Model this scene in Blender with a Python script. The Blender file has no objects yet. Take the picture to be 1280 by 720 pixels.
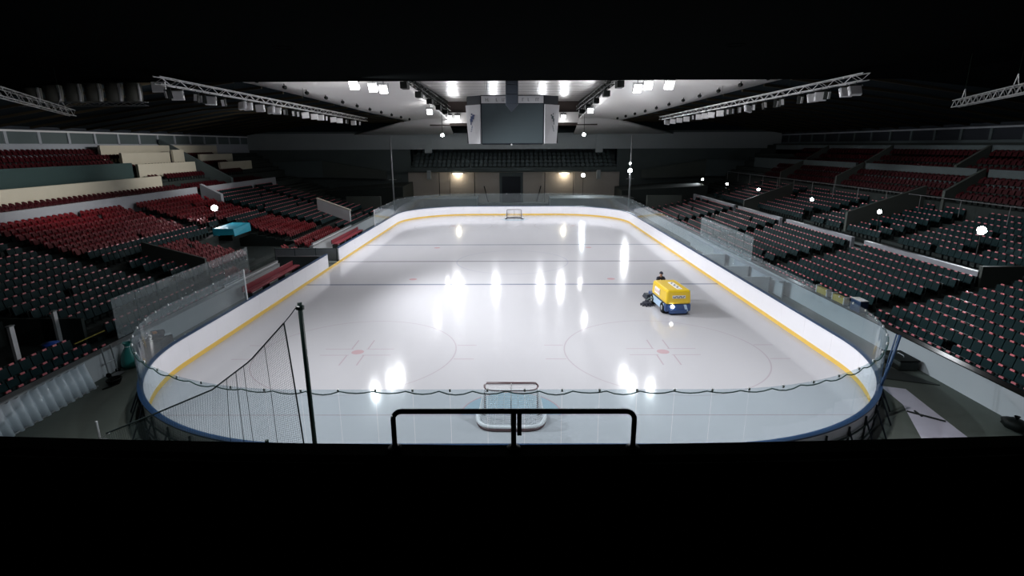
import bpy, bmesh, math, random
from mathutils import Vector, Matrix
import numpy as np
random.seed(7)
C = bpy.context.scene.collection
SC = bpy.context.scene
PI = math.pi

# ------------------------------------------------------------------ camera
F, PITCH, ROLL, YAW = 676.222, 0.258379, 0.004251, 0.0069835
CAM = Vector((0.2634, -43.2384, 9.1695))
def ray(u, v):
    x, y = (u-640)/F, (360-v)/F
    c, s = math.cos(ROLL), math.sin(ROLL); x, y = c*x+s*y, -s*x+c*y
    c, s = math.cos(PITCH), math.sin(PITCH); d = (x, c+s*y, -s+c*y)
    c, s = math.cos(YAW), math.sin(YAW)
    return Vector((c*d[0]-s*d[1], s*d[0]+c*d[1], d[2]))
fw = ray(640, 360); rt = (ray(641, 360)-fw).normalized(); up = (ray(640, 359)-fw).normalized()
cd = bpy.data.cameras.new('camera'); cam = bpy.data.objects.new('camera', cd); C.objects.link(cam)
M = Matrix((rt, up, -fw.normalized())).transposed().to_4x4(); M.translation = CAM
cam.matrix_world = M
cd.sensor_width = 36; cd.lens = F/1280*36; cd.clip_start = .05; cd.clip_end = 400
SC.camera = cam

# ------------------------------------------------------------------ materials
def mat(name, col, rough=.6, metal=0., spec=.5, noise=0., nscale=8., coat=0., bump=0., emit=None, estr=0.):
    m = bpy.data.materials.new(name); m.use_nodes = True
    nt = m.node_tree; b = nt.nodes['Principled BSDF']
    b.inputs['Base Color'].default_value = (*col, 1)
    b.inputs['Roughness'].default_value = rough; b.inputs['Metallic'].default_value = metal
    b.inputs['Specular IOR Level'].default_value = spec; b.inputs['Coat Weight'].default_value = coat
    if noise or bump:
        tc = nt.nodes.new('ShaderNodeTexCoord'); n = nt.nodes.new('ShaderNodeTexNoise')
        n.inputs['Scale'].default_value = nscale; n.inputs['Detail'].default_value = 4
        nt.links.new(tc.outputs['Object'], n.inputs['Vector'])
        if noise:
            mx = nt.nodes.new('ShaderNodeMix'); mx.data_type = 'RGBA'
            mx.inputs[6].default_value = (*[c*(1-noise) for c in col], 1)
            mx.inputs[7].default_value = (*[min(1, c*(1+noise)) for c in col], 1)
            nt.links.new(n.outputs['Fac'], mx.inputs[0]); nt.links.new(mx.outputs[2], b.inputs['Base Color'])
        if bump:
            bp = nt.nodes.new('ShaderNodeBump'); bp.inputs['Strength'].default_value = bump; bp.inputs['Distance'].default_value = .02
            nt.links.new(n.outputs['Fac'], bp.inputs['Height']); nt.links.new(bp.outputs['Normal'], b.inputs['Normal'])
    if emit:
        b.inputs['Emission Color'].default_value = (*emit, 1); b.inputs['Emission Strength'].default_value = estr
        m.cycles.emission_sampling = 'NONE'
    return m

class N:                                              # tiny node-maths helper
    def __init__(s, nt, sock): s.nt, s.s = nt, sock
    def op(s, o, b=None, c=None):
        n = s.nt.nodes.new('ShaderNodeMath'); n.operation = o
        for i, v in enumerate((s, b, c)):
            if v is None: continue
            if isinstance(v, N): s.nt.links.new(v.s, n.inputs[i])
            else: n.inputs[i].default_value = v
        return N(s.nt, n.outputs[0])
    def __add__(s, b): return s.op('ADD', b)
    def __sub__(s, b): return s.op('SUBTRACT', b)
    def __mul__(s, b): return s.op('MULTIPLY', b)
    def abs(s): return s.op('ABSOLUTE')
    def lt(s, b): return s.op('LESS_THAN', b)
    def gt(s, b): return s.op('GREATER_THAN', b)
    def mx(s, b): return s.op('MAXIMUM', b)
    def sqrt(s): return s.op('SQRT')

def ice_material():
    m = bpy.data.materials.new('ice'); m.use_nodes = True; nt = m.node_tree; b = nt.nodes['Principled BSDF']
    tc = nt.nodes.new('ShaderNodeTexCoord'); sp = nt.nodes.new('ShaderNodeSeparateXYZ')
    nt.links.new(tc.outputs['Object'], sp.inputs[0])
    X, Y = N(nt, sp.outputs[0]), N(nt, sp.outputs[1])
    aX, aY = X.abs(), Y.abs()
    no = nt.nodes.new('ShaderNodeTexNoise'); no.inputs['Scale'].default_value = .35; no.inputs['Detail'].default_value = 5
    mp = nt.nodes.new('ShaderNodeMapping'); mp.inputs['Scale'].default_value = (2.2, .35, 1)
    nt.links.new(tc.outputs['Object'], mp.inputs[0]); nt.links.new(mp.outputs[0], no.inputs['Vector'])
    NZ = N(nt, no.outputs['Fac'])
    cur = [None]
    def layer(mask, col):
        mx = nt.nodes.new('ShaderNodeMix'); mx.data_type = 'RGBA'
        nt.links.new(mask.s, mx.inputs[0])
        if cur[0] is None: mx.inputs[6].default_value = (.43, .425, .445, 1)
        else: nt.links.new(cur[0], mx.inputs[6])
        mx.inputs[7].default_value = (*col, 1); cur[0] = mx.outputs[2]
    layer(NZ*.5, (.465, .46, .48))
    # goal creases, pale blue half discs
    cx, cy = X-.1, aY-26.0
    r = (cx*cx+cy*cy).sqrt()
    layer(r.lt(1.8)*cy.lt(0)*.85, (.27, .37, .43))
    layer((r-1.8).abs().lt(.03)*cy.lt(0)*.5, (.5, .2, .22))
    # end and neutral zone dots and circles
    ex, ey = aX-7.0, aY-20.0
    r = (ex*ex+ey*ey).sqrt()
    layer((r-4.5).abs().lt(.028)*.34, (.26, .17, .20))
    layer(r.lt(.28)*.6, (.42, .22, .24))
    ax, ay = ex.abs(), ey.abs()
    tick = (ax-.95).abs().lt(.65)*(ay-.38).abs().lt(.03)
    tick = tick.mx((ay-.95).abs().lt(.6)*(ax-.38).abs().lt(.03))
    tick = tick.mx((ax-4.95).abs().lt(.45)*(ay-.85).abs().lt(.03))
    layer(tick*.42, (.30, .17, .2))
    nx, ny = aX-7.0, aY-6.07
    layer((nx*nx+ny*ny).sqrt().lt(.28)*.62, (.45, .2, .22))
    rc = (X*X+Y*Y).sqrt()
    layer((rc-4.5).abs().lt(.05)*.28, (.2, .22, .34))
    layer(rc.lt(.2)*.4, (.2, .2, .3))
    layer((aY-7.57).abs().lt(.15)*.8, (.13, .15, .21))           # blue lines
    layer(aY.lt(.15)*.8, (.17, .16, .19))                        # centre line
    layer((aY-26.0).abs().lt(.028)*.5, (.30, .17, .2))             # goal lines
    nt.links.new(cur[0], b.inputs['Base Color'])
    b.inputs['Roughness'].default_value = .13; b.inputs['IOR'].default_value = 1.31; b.inputs['Specular IOR Level'].default_value = .36
    n2 = nt.nodes.new('ShaderNodeTexNoise'); n2.inputs['Scale'].default_value = 1.2; n2.inputs['Detail'].default_value = 3
    nt.links.new(tc.outputs['Object'], n2.inputs['Vector'])
    bp = nt.nodes.new('ShaderNodeBump'); bp.inputs['Strength'].default_value = .05; bp.inputs['Distance'].default_value = .02
    nt.links.new(n2.outputs['Fac'], bp.inputs['Height']); nt.links.new(bp.outputs['Normal'], b.inputs['Normal'])
    rr = nt.nodes.new('ShaderNodeMapRange'); rr.inputs['To Min'].default_value = .05; rr.inputs['To Max'].default_value = .14
    nt.links.new(no.outputs['Fac'], rr.inputs['Value']); nt.links.new(rr.outputs[0], b.inputs['Roughness'])
    return m

def glass_material(name, haze, tint):
    m = bpy.data.materials.new(name); m.use_nodes = True; nt = m.node_tree
    nt.nodes.remove(nt.nodes['Principled BSDF']); out = nt.nodes['Material Output']
    t = nt.nodes.new('ShaderNodeBsdfTransparent'); t.inputs[0].default_value = (*tint, 1)
    d = nt.nodes.new('ShaderNodeBsdfDiffuse'); d.inputs[0].default_value = (.75, .8, .82, 1)
    g = nt.nodes.new('ShaderNodeBsdfGlossy'); g.inputs['Roughness'].default_value = .04
    lw = nt.nodes.new('ShaderNodeLayerWeight'); lw.inputs[0].default_value = .5
    fr = N(nt, lw.outputs['Facing']).op('POWER', 4.0)*.5+.02
    m1 = nt.nodes.new('ShaderNodeMixShader'); m1.inputs[0].default_value = haze
    m2 = nt.nodes.new('ShaderNodeMixShader')
    nt.links.new(t.outputs[0], m1.inputs[1]); nt.links.new(d.outputs[0], m1.inputs[2])
    nt.links.new(fr.s, m2.inputs[0]); nt.links.new(m1.outputs[0], m2.inputs[1]); nt.links.new(g.outputs[0], m2.inputs[2])
    nt.links.new(m2.outputs[0], out.inputs[0])
    return m

W = {}
W['ice'] = ice_material()
W['board'] = mat('white board', (.86, .85, .89), .45, noise=.02, nscale=1.5)
W['yellow'] = mat('yellow kick strip', (.80, .52, .10), .5)
W['cap'] = mat('blue cap', (.018, .05, .12), .4)
W['glass'] = glass_material('rink glass', .035, (.86, .92, .94))
W['haze'] = glass_material('hazy clear sheet', .13, (.84, .89, .90))  # pane with a pale diffuse share mixed in
W['clip'] = mat('bright clip', (.7, .72, .72), .3, .6)
W['concrete'] = mat('dark concrete', (.022, .032, .030), .8, noise=.25, nscale=2)
W['floor'] = mat('dark floor covering', (.085, .10, .085), .75, noise=.15, nscale=1.2)
W['wetice'] = mat('scraped ice patch', (.62, .60, .70), .25, noise=.12, nscale=1.3, bump=.3)
W['rubber'] = mat('rubber mat', (.02, .026, .024), .8, noise=.2)
W['greywall'] = mat('grey front wall', (.52, .53, .55), .55, noise=.05, nscale=.7)
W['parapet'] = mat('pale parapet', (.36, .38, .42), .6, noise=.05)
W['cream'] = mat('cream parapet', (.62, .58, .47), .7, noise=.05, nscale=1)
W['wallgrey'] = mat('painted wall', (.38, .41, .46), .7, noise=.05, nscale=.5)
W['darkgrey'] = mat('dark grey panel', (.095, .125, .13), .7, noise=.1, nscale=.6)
W['darkteal'] = mat('dark green parapet', (.03, .065, .065), .7, noise=.1)
W['drum'] = mat('dull olive drum', (.12, .12, .10), .6)
W['beam'] = mat('far beam paint', (.34, .38, .39), .7, noise=.05, nscale=.4)
W['farseat'] = mat('grey far seat', (.075, .11, .115), .5)
W['corner'] = mat('far corner wall', (.085, .11, .11), .8, noise=.2, nscale=.4)
W['divider'] = mat('divider concrete', (.085, .10, .09), .75, noise=.12)
W['beige'] = mat('beige wall', (.50, .47, .43), .75, noise=.06)
W['navy'] = mat('dark roof lining', (.010, .016, .026), .7)
W['roof'] = mat('dark roof deck', (.009, .014, .018), .9, spec=.05)
W['rib'] = mat('brown roof rib', (.030, .024, .015), .9, spec=.1)
W['blackmatt'] = mat('matt black parapet', (.012, .018, .013), .9, spec=.05)
W['deck'] = mat('matt black deck', (.003, .0035, .0035), 1.0, spec=.0)
W['soffit'] = mat('white soffit', (.78, .76, .75), .45, noise=.04, nscale=.6)
W['flatceil'] = mat('glossy ceiling panel', (.40, .385, .38), .34, spec=.35, noise=.04)
W['black'] = mat('black paint', (.004, .006, .005), .6, spec=.15)
W['blackgloss'] = mat('black gloss', (.003, .004, .0035), .3, spec=.35)
W['teal'] = mat('dark teal seat plastic', (.007, .026, .029), .6, spec=.10, noise=.1)
W['tealback'] = mat('dark teal seat back', (.007, .020, .022), .5, spec=.3)
W['pad'] = mat('dull red seat pad', (.80, .20, .23), .3)
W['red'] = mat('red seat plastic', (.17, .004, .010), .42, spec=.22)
W['shaded_red'] = mat('dull maroon seat', (.045, .004, .007), .5, spec=.15)  # darkened copy of the red plastic, upper bank shade put into it
W['redpad'] = mat('red seat pan', (.12, .003, .007), .5, spec=.12)
W['frame'] = mat('seat frame metal', (.05, .06, .06), .4, .5)
W['steel'] = mat('grey steel', (.35, .36, .37), .4, .6)
W['alu'] = mat('truss aluminium', (.55, .55, .55), .35, .6)
W['white'] = mat('white plastic', (.75, .75, .77), .45)
W['lamp'] = mat('lit lamp glass', (1, 1, 1), .3, emit=(1, .98, 1.0), estr=22)
W['star'] = mat('lit floodlight glass', (1, 1, 1), .3, emit=(.95, .97, 1.0), estr=70)
W['tube'] = mat('lit tube', (1, .9, .75), .3, emit=(1, .85, .62), estr=3.0)
W['lens'] = mat('unlit lamp face', (.9, .89, .9), .4)
W['zlamp'] = mat('lit headlight', (1, 1, 1), .3, emit=(1, .98, .95), estr=12)
W['zyellow'] = mat('yellow machine paint', (.72, .48, .012), .3, coat=.3)
W['zblue'] = mat('blue machine paint', (.022, .06, .18), .35, coat=.3)
W['zlight'] = mat('pale blue machine side', (.42, .56, .72), .35)
W['screen'] = mat('unlit screen', (.075, .10, .11), .5)
W['ink'] = mat('blue ink', (.02, .05, .18), .6)
W['darkink'] = mat('dark ink', (.03, .03, .04), .6)
W['cyan'] = mat('cyan cover', (.02, .36, .50), .5)
W['turq'] = mat('turquoise plastic', (.03, .22, .20), .35)
W['orange'] = mat('orange plastic', (.7, .22, .03), .5)
W['bluebin'] = mat('blue plastic', (.02, .08, .4), .4)
W['ochre'] = mat('yellow sign', (.42, .33, .06), .6)
W['green'] = mat('dark green cord', (.012, .05, .045), .6)
W['net'] = mat('dark netting', (.03, .05, .05), .7)
W['post'] = mat('dark green post', (.006, .025, .022), .4)
W['goalred'] = mat('red goal tube', (.09, .045, .05), .35)
W['goalnet'] = mat('white net', (.8, .8, .82), .8)
W['bench'] = mat('red bench', (.26, .035, .05), .45)
W['skin'] = mat('skin', (.5, .3, .22), .6)
W['cloth'] = mat('dark cloth', (.02, .022, .035), .85)
W['sheet'] = mat('clear plastic panel', (.62, .68, .74), .3)
W['brown'] = mat('dark brown recess', (.05, .035, .03), .7)

# ------------------------------------------------------------------ mesh helpers
class MB:
    def __init__(s): s.v, s.f, s.mi = [], [], []
    def _add(s, vs, fs, mi=0):
        o = len(s.v); s.v += [tuple(p) for p in vs]; s.f += [tuple(o+i for i in f) for f in fs]; s.mi += [mi]*len(fs); return s
    def box(s, c, d, rot=None, mi=0):
        x, y, z = d[0]/2, d[1]/2, d[2]/2
        vs = [Vector(p) for p in ((-x,-y,-z),(x,-y,-z),(x,y,-z),(-x,y,-z),(-x,-y,z),(x,-y,z),(x,y,z),(-x,y,z))]
        if rot is not None: vs = [rot @ p for p in vs]
        return s._add([p+Vector(c) for p in vs], ((3,2,1,0),(4,5,6,7),(0,1,5,4),(1,2,6,5),(2,3,7,6),(3,0,4,7)), mi)
    def b2(s, lo, hi, mi=0):
        return s.box([(a+b)/2 for a, b in zip(lo, hi)], [abs(b-a) for a, b in zip(lo, hi)], None, mi)
    def hexa(s, q0, q1, mi=0):                       # two quads, bottom and top
        return s._add(list(q0)+list(q1), ((3,2,1,0),(4,5,6,7),(0,1,5,4),(1,2,6,5),(2,3,7,6),(3,0,4,7)), mi)
    def tube(s, pts, r, n=8, mi=0, caps=True, r2=None):
        pts = [Vector(p) for p in pts]; rings = []
        for i, p in enumerate(pts):
            a = pts[max(i-1, 0)]; b = pts[min(i+1, len(pts)-1)]; t = (b-a).normalized()
            h = Vector((0,0,1)) if abs(t.z) < .9 else Vector((1,0,0))
            u = t.cross(h).normalized(); w = u.cross(t)
            rr = r if r2 is None else r+(r2-r)*i/(len(pts)-1)
            rings.append([p+u*rr*math.cos(2*PI*k/n)+w*rr*math.sin(2*PI*k/n) for k in range(n)])
        vs = [q for rg in rings for q in rg]; fs = []
        for i in range(len(pts)-1):
            for k in range(n): fs.append((i*n+k, i*n+(k+1)%n, (i+1)*n+(k+1)%n, (i+1)*n+k))
        if caps: fs += [tuple(range(n-1, -1, -1)), tuple((len(pts)-1)*n+k for k in range(n))]
        return s._add(vs, fs, mi)
    def lathe(s, prof, c=(0,0,0), n=16, axis='Z', mi=0):
        vs, fs = [], []
        for r, z in prof:
            for k in range(n):
                a = 2*PI*k/n; p = (r*math.cos(a), r*math.sin(a), z)
                if axis == 'Y': p = (p[0], p[2], p[1])
                if axis == 'X': p = (p[2], p[0], p[1])
                vs.append(Vector(p)+Vector(c))
        for i in range(len(prof)-1):
            for k in range(n): fs.append((i*n+k, i*n+(k+1)%n, (i+1)*n+(k+1)%n, (i+1)*n+k))
        return s._add(vs, fs, mi)
    def grid(s, rows, mi=0, closed=False):           # rows of points -> quads
        n = len(rows[0]); vs = [p for r in rows for p in r]; fs = []
        for i in range(len(rows)-1):
            for k in range(n if closed else n-1): fs.append((i*n+k, i*n+(k+1)%n, (i+1)*n+(k+1)%n, (i+1)*n+k))
        return s._add(vs, fs, mi)
    def poly(s, pts, mi=0): return s._add(pts, [tuple(range(len(pts)))], mi)
    def mesh(s, name, mats, smooth=False):
        me = bpy.data.meshes.new(name); me.from_pydata(s.v, [], s.f)
        for m in (mats if isinstance(mats, (list, tuple)) else [mats]): me.materials.append(W[m] if isinstance(m, str) else m)
        if max(s.mi, default=0): me.polygons.foreach_set('material_index', s.mi)
        if smooth: me.polygons.foreach_set('use_smooth', [True]*len(me.polygons))
        me.update()
        bm = bmesh.new(); bm.from_mesh(me); bmesh.ops.recalc_face_normals(bm, faces=bm.faces); bm.to_mesh(me); bm.free()
        return me
    def build(s, name, mats, parent=None, smooth=False, bevel=0, label=None):
        o = bpy.data.objects.new(name, s.mesh(name, mats, smooth)); C.objects.link(o)
        if parent is not None: o.parent = parent
        if bevel:
            b = o.modifiers.new('bevel', 'BEVEL'); b.width = bevel; b.segments = 2; b.limit_method = 'ANGLE'
        if label: o['label'] = label
        return o
def tag(o, label, cat, group=None, kind=None):
    o['label'] = label; o['category'] = cat
    if group: o['group'] = group
    if kind: o['kind'] = kind
    return o
def thing(name, label, cat, loc=(0,0,0), rz=0, group=None):
    o = bpy.data.objects.new(name, None); C.objects.link(o); o.location = loc; o.rotation_euler = (0,0,rz)
    o.empty_display_size = .1
    return tag(o, label, cat, group)
def struct(mb, name, m, **k):
    o = mb.build(name, m, **k); o['kind'] = 'structure'; return o
def dup(root, loc, rz=0, label=None, group=None, name=None):
    r = root.copy(); C.objects.link(r); r.location = loc; r.rotation_euler = (0,0,rz)
    if label: r['label'] = label
    if group: r['group'] = group
    for ch in root.children:
        c = ch.copy(); C.objects.link(c); c.parent = r
        for g in ch.children:
            d = g.copy(); C.objects.link(d); d.parent = c
    return r
ORD = ['first','second','third','fourth','fifth','sixth','seventh','eighth','ninth','tenth','eleventh','twelfth','thirteenth','fourteenth','fifteenth','sixteenth','seventeenth','eighteenth','nineteenth']
TENS = {20:'twent',30:'thirt',40:'fort'}
def ordinal(n):
    if n < 20: return ORD[n-1]
    t, u = n//10*10, n % 10
    return TENS[t]+'ieth' if u == 0 else TENS[t]+'y-'+ORD[u-1]
def rotm(ax, a): return Matrix.Rotation(a, 3, ax)
def spot(name, loc, to, power, size, blend=.5, rad=.25, col=(.945, .965, 1.0)):
    l = bpy.data.lights.new(name, 'SPOT'); l.energy = power; l.spot_size = math.radians(size); l.spot_blend = blend
    l.shadow_soft_size = rad; l.color = col
    o = bpy.data.objects.new(name, l); C.objects.link(o); o.location = loc
    o.rotation_euler = (Vector(to)-Vector(loc)).to_track_quat('-Z', 'Y').to_euler(); return o

# ------------------------------------------------------------------ rink
HX, HY, RC = 14.0, 30.0, 8.5
def perimeter(off=0.0, step=.25):
    """closed outline, starting at (-HX,0) going towards the near end, round to the right, far end, back"""
    P = []; R = RC+off; cx, cy = HX-RC, HY-RC
    def line(a, b):
        n = max(1, int((Vector(b)-Vector(a)).length/step))
        for i in range(n): P.append((a[0]+(b[0]-a[0])*i/n, a[1]+(b[1]-a[1])*i/n))
    def arc(ox, oy, a0, a1):
        n = int(R*abs(a1-a0)/step)
        for i in range(n):
            a = a0+(a1-a0)*i/n; P.append((ox+R*math.cos(a), oy+R*math.sin(a)))
    line((-HX-off, 0), (-HX-off, -cy)); arc(-cx, -cy, PI, 1.5*PI); line((-cx, -HY-off), (cx, -HY-off)); arc(cx, -cy, 1.5*PI, 2*PI)
    line((HX+off, -cy), (HX+off, cy)); arc(cx, cy, 0, .5*PI); line((cx, HY+off), (-cx, HY+off)); arc(-cx, cy, .5*PI, PI)
    line((-HX-off, cy), (-HX-off, 0)); return P
SL = (HY-RC); AL = RC*PI/2; NL = 2*(HX-RC)
TOT = 4*SL+4*AL+2*NL
def at(s, off=0.0):
    """point on the outline at arc length s (of the inner edge), pushed out by off"""
    s %= TOT; cx, cy = HX-RC, HY-RC; R = RC+off
    for kind, L, a in (('l', SL, ((-HX-off, 0), (0, -1))), ('a', AL, (-cx, -cy, PI)), ('l', NL, ((-cx, -HY-off), (1, 0))), ('a', AL, (cx, -cy, 1.5*PI)),
                       ('l', 2*SL, ((HX+off, -cy), (0, 1))), ('a', AL, (cx, cy, 0)), ('l', NL, ((cx, HY+off), (-1, 0))), ('a', AL, (-cx, cy, .5*PI)), ('l', SL, ((-HX-off, cy), (0, -1)))):
        if s <= L:
            if kind == 'l': return Vector((a[0][0]+a[1][0]*s, a[0][1]+a[1][1]*s))
            t = a[2]+s/RC; return Vector((a[0]+R*math.cos(t), a[1]+R*math.sin(t)))
        s -= L
    return Vector((-HX-off, 0))
def wall_strip(mb, s0, s1, o0, o1, z0, z1, step=.4, mi=0):
    n = max(1, int(math.ceil((s1-s0)/step))); rows = []
    for i in range(n+1):
        s = s0+(s1-s0)*i/n; a, b = at(s, o0), at(s, o1)
        rows.append([(a.x, a.y, z0), (b.x, b.y, z0), (b.x, b.y, z1), (a.x, a.y, z1)])
    mb.grid(rows, mi, closed=True); mb.poly(rows[0], mi); mb.poly(rows[-1], mi)
ice = MB(); ice.poly([(x, y, 0) for x, y in perimeter(.02)])
struct(ice, 'ice_surface', 'ice')
S_GAP0, S_GAP1 = 3.0, TOT+.4-.0            # the opening for the gate: y -3.0 to -0.4 on the left side
boards = thing('dasher_boards', 'white rink boards with yellow kick strip and blue cap around the ice', 'rink boards')
# arc length s: y=-s on the left side. board runs s=3.0 .. TOT+0.4 (y=-0.4 .. i.e. s=0.4)
run0, run1 = 3.0, TOT+.4
nb = 70
for i in range(nb):
    s0 = run0+(run1-run0)*i/nb; s1 = run0+(run1-run0)*(i+1)/nb
    m = MB(); wall_strip(m, s0+.004, s1-.004, 0, .10, .0, 1.2)
    m.build('board_panel', 'board', boards)
m = MB(); wall_strip(m, run0, TOT+3.0, -.012, -.001, .0, .2); m.build('kick_strip', 'yellow', boards)
m = MB(); wall_strip(m, run0, run1, -.03, .15, 1.2, 1.25); m.build('cap_rail', 'cap', boards)
for i in range(34):                                       # steel back frames of the near end
    s = SL+1+(2*AL+NL-2)*i/33; m = MB()
    a, b = at(s, .14), at(s, .55)
    m.tube([(a.x, a.y, 1.1), (a.x, a.y, .02)], .03, 6); m.tube([(a.x, a.y, 1.0), (b.x, b.y, .03)], .025, 6)
    m.build('support_frame', 'navy', boards)
m = MB()
for z in (.35, .8): m.tube([(*at(SL+1+(2*AL+NL-2)*i/60, .16), z) for i in range(61)], .03, 6)
m.build('support_rail', 'darkgrey', boards)
# the gate leaf standing open across the passage
g = thing('rink_gate', 'grey gate panel across the passage in the left rink boards', 'gate', (-14.2, -.25, 0))
MB().b2((-5.0, -.03, .12), (0, .03, 1.12)).build('gate_panel', 'parapet', g)
m = MB()
for x in (-5.0, -3.4, -1.7, 0): m.b2((x-.03, -.05, 0), (x+.03, .05, 1.2))
m.build('gate_post', 'darkgrey', g)
MB().b2((-5.0, -.05, 1.12), (0, .05, 1.17)).build('gate_rail', 'darkgrey', g)
g = thing('passage_partition', 'low grey partition on the near side of the passage through the boards', 'partition', (-14.2, -3.1, 0))
MB().b2((-3.6, -.03, .0), (0, .03, 1.05)).build('panel', 'darkgrey', g)
MB().b2((-3.6, -.05, 1.05), (0, .05, 1.1)).build('rail', 'steel', g)

# glass screen: from left side y=-15.6, round the near end, right side and far end to left side y=+11.6
gs = thing('glass_screen', 'clear glass screen standing on the white rink boards', 'glass screen')
GZ0, GZ1 = 1.25, 2.9
def panes(s0, s1, w):
    n = int(round((s1-s0)/w))
    for i in range(n):
        a, b = s0+(s1-s0)*i/n, s0+(s1-s0)*(i+1)/n
        m = MB(); wall_strip(m, a+.006, b-.006, .045, .057, GZ0, GZ1, .35); p = m.build('glass_pane', 'glass', gs, smooth=False)
        q = at(a, .05); MB().b2((q.x-.025, q.y-.025, GZ1-.06), (q.x+.025, q.y+.025, GZ1+.015)).build('clip', 'clip', p)
near0, near1 = SL-1.5, SL+2*AL+NL+1.5
panes(15.6, near0, 1.45); panes(near0, near1, 1.0)
panes(near1, TOT-11.6, 1.85)
for s in (15.58, TOT-11.58):
    q = at(s, .05); MB().b2((q.x-.03, q.y-.03, GZ0), (q.x+.03, q.y+.03, GZ1)).build('end_post', 'white', gs)

def hanging_cord():
    pts = []; n = 38
    s0, s1 = SL+2.0, SL+2*AL+NL-2.0
    for i in range(n):
        a, b = s0+(s1-s0)*i/n, s0+(s1-s0)*(i+1)/n
        sag = .05+.06*random.random()
        for k in range(4):
            t = k/4; q = at(a+(b-a)*t, .075); pts.append((q.x, q.y, GZ1+.02-sag*4*t*(1-t)-.06))
    q = at(s1, .075); pts.append((q.x, q.y, GZ1))
    return pts
MB().tube(hanging_cord(), .017, 6).build('sagging_cord', 'green', gs, smooth=True)
# cord bundle rising at the right corner
q = at(SL+AL+NL+AL*.62, .09)
(MB().tube([(q.x, q.y, 1.27), (q.x+.25, q.y+.12, 1.9), (q.x+.55, q.y+.3, 2.95)], .05, 6).tube([(q.x+.1, q.y+.1, 1.27), (q.x+.33, q.y+.3, 2.2), (q.x+.5, q.y+.4, 2.95)], .025, 6).build('tied_netting', 'cap', gs, smooth=True))

# ------------------------------------------------------------------ goals
def make_goal(y, facing, label):
    g = thing('ice_hockey_goal', label, 'goal', (.1, y, 0), 0 if facing > 0 else PI)
    # opening faces +y locally; net goes to -y
    w, h, d = .92, 1.22, 1.12
    m = MB().tube([(-w, 0, 0), (-w, 0, h-.08), (-w+.08, 0, h), (w-.08, 0, h), (w, 0, h-.08), (w, 0, 0)], .035, 10)
    m.build('goal_frame', 'goalred', g, smooth=True)
    def outline(hw, dd, z, n=16):
        p = [(-w, 0, z)]
        for i in range(n+1):
            a = PI+PI*i/n; x = math.copysign(abs(math.cos(a))**.45, math.cos(a))*hw; yy = -(abs(math.sin(a))**.6)*dd
            p.append((x, yy-.02, z))
        p.append((w, 0, z)); return p
    base = outline(1.16, d, .04); top = outline(w, .48, h-.06)
    MB().tube(base, .05, 8).build('base_frame', 'goalred', g, smooth=True)
    MB().tube(base[1:-1], .075, 8).build('base_padding', 'goalnet', g, smooth=True).location = (0, .07, .07)
    MB().tube(top, .02, 6).build('top_frame', 'goalred', g, smooth=True)
    MB().tube([(0, 0, h), (0, -.48, h-.06), (0, -d-.02, .06)], .018, 6).build('centre_brace', 'steel', g, smooth=True)
    rows = []
    for k in range(11):
        t = k/10; rows.append([Vector(a)*(1-t)+Vector(b)*t for a, b in zip(base, top)])
    nm = MB().grid(rows)
    n = len(top)//2
    nm.grid([[Vector(top[i]) for i in range(n)], [Vector(top[-1-i]) for i in range(n)]])
    o = nm.build('net', 'goalnet', g)
    sb = o.modifiers.new('sub', 'SUBSURF'); sb.subdivision_type = 'SIMPLE'; sb.levels = sb.render_levels = 1
    wf = o.modifiers.new('wire', 'WIREFRAME'); wf.thickness = .014
    return g
make_goal(-26.0, 1, 'red framed goal with white net at the near end, seen from behind')
make_goal(26.0, -1, 'small red framed goal in front of the far end boards')

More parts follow.
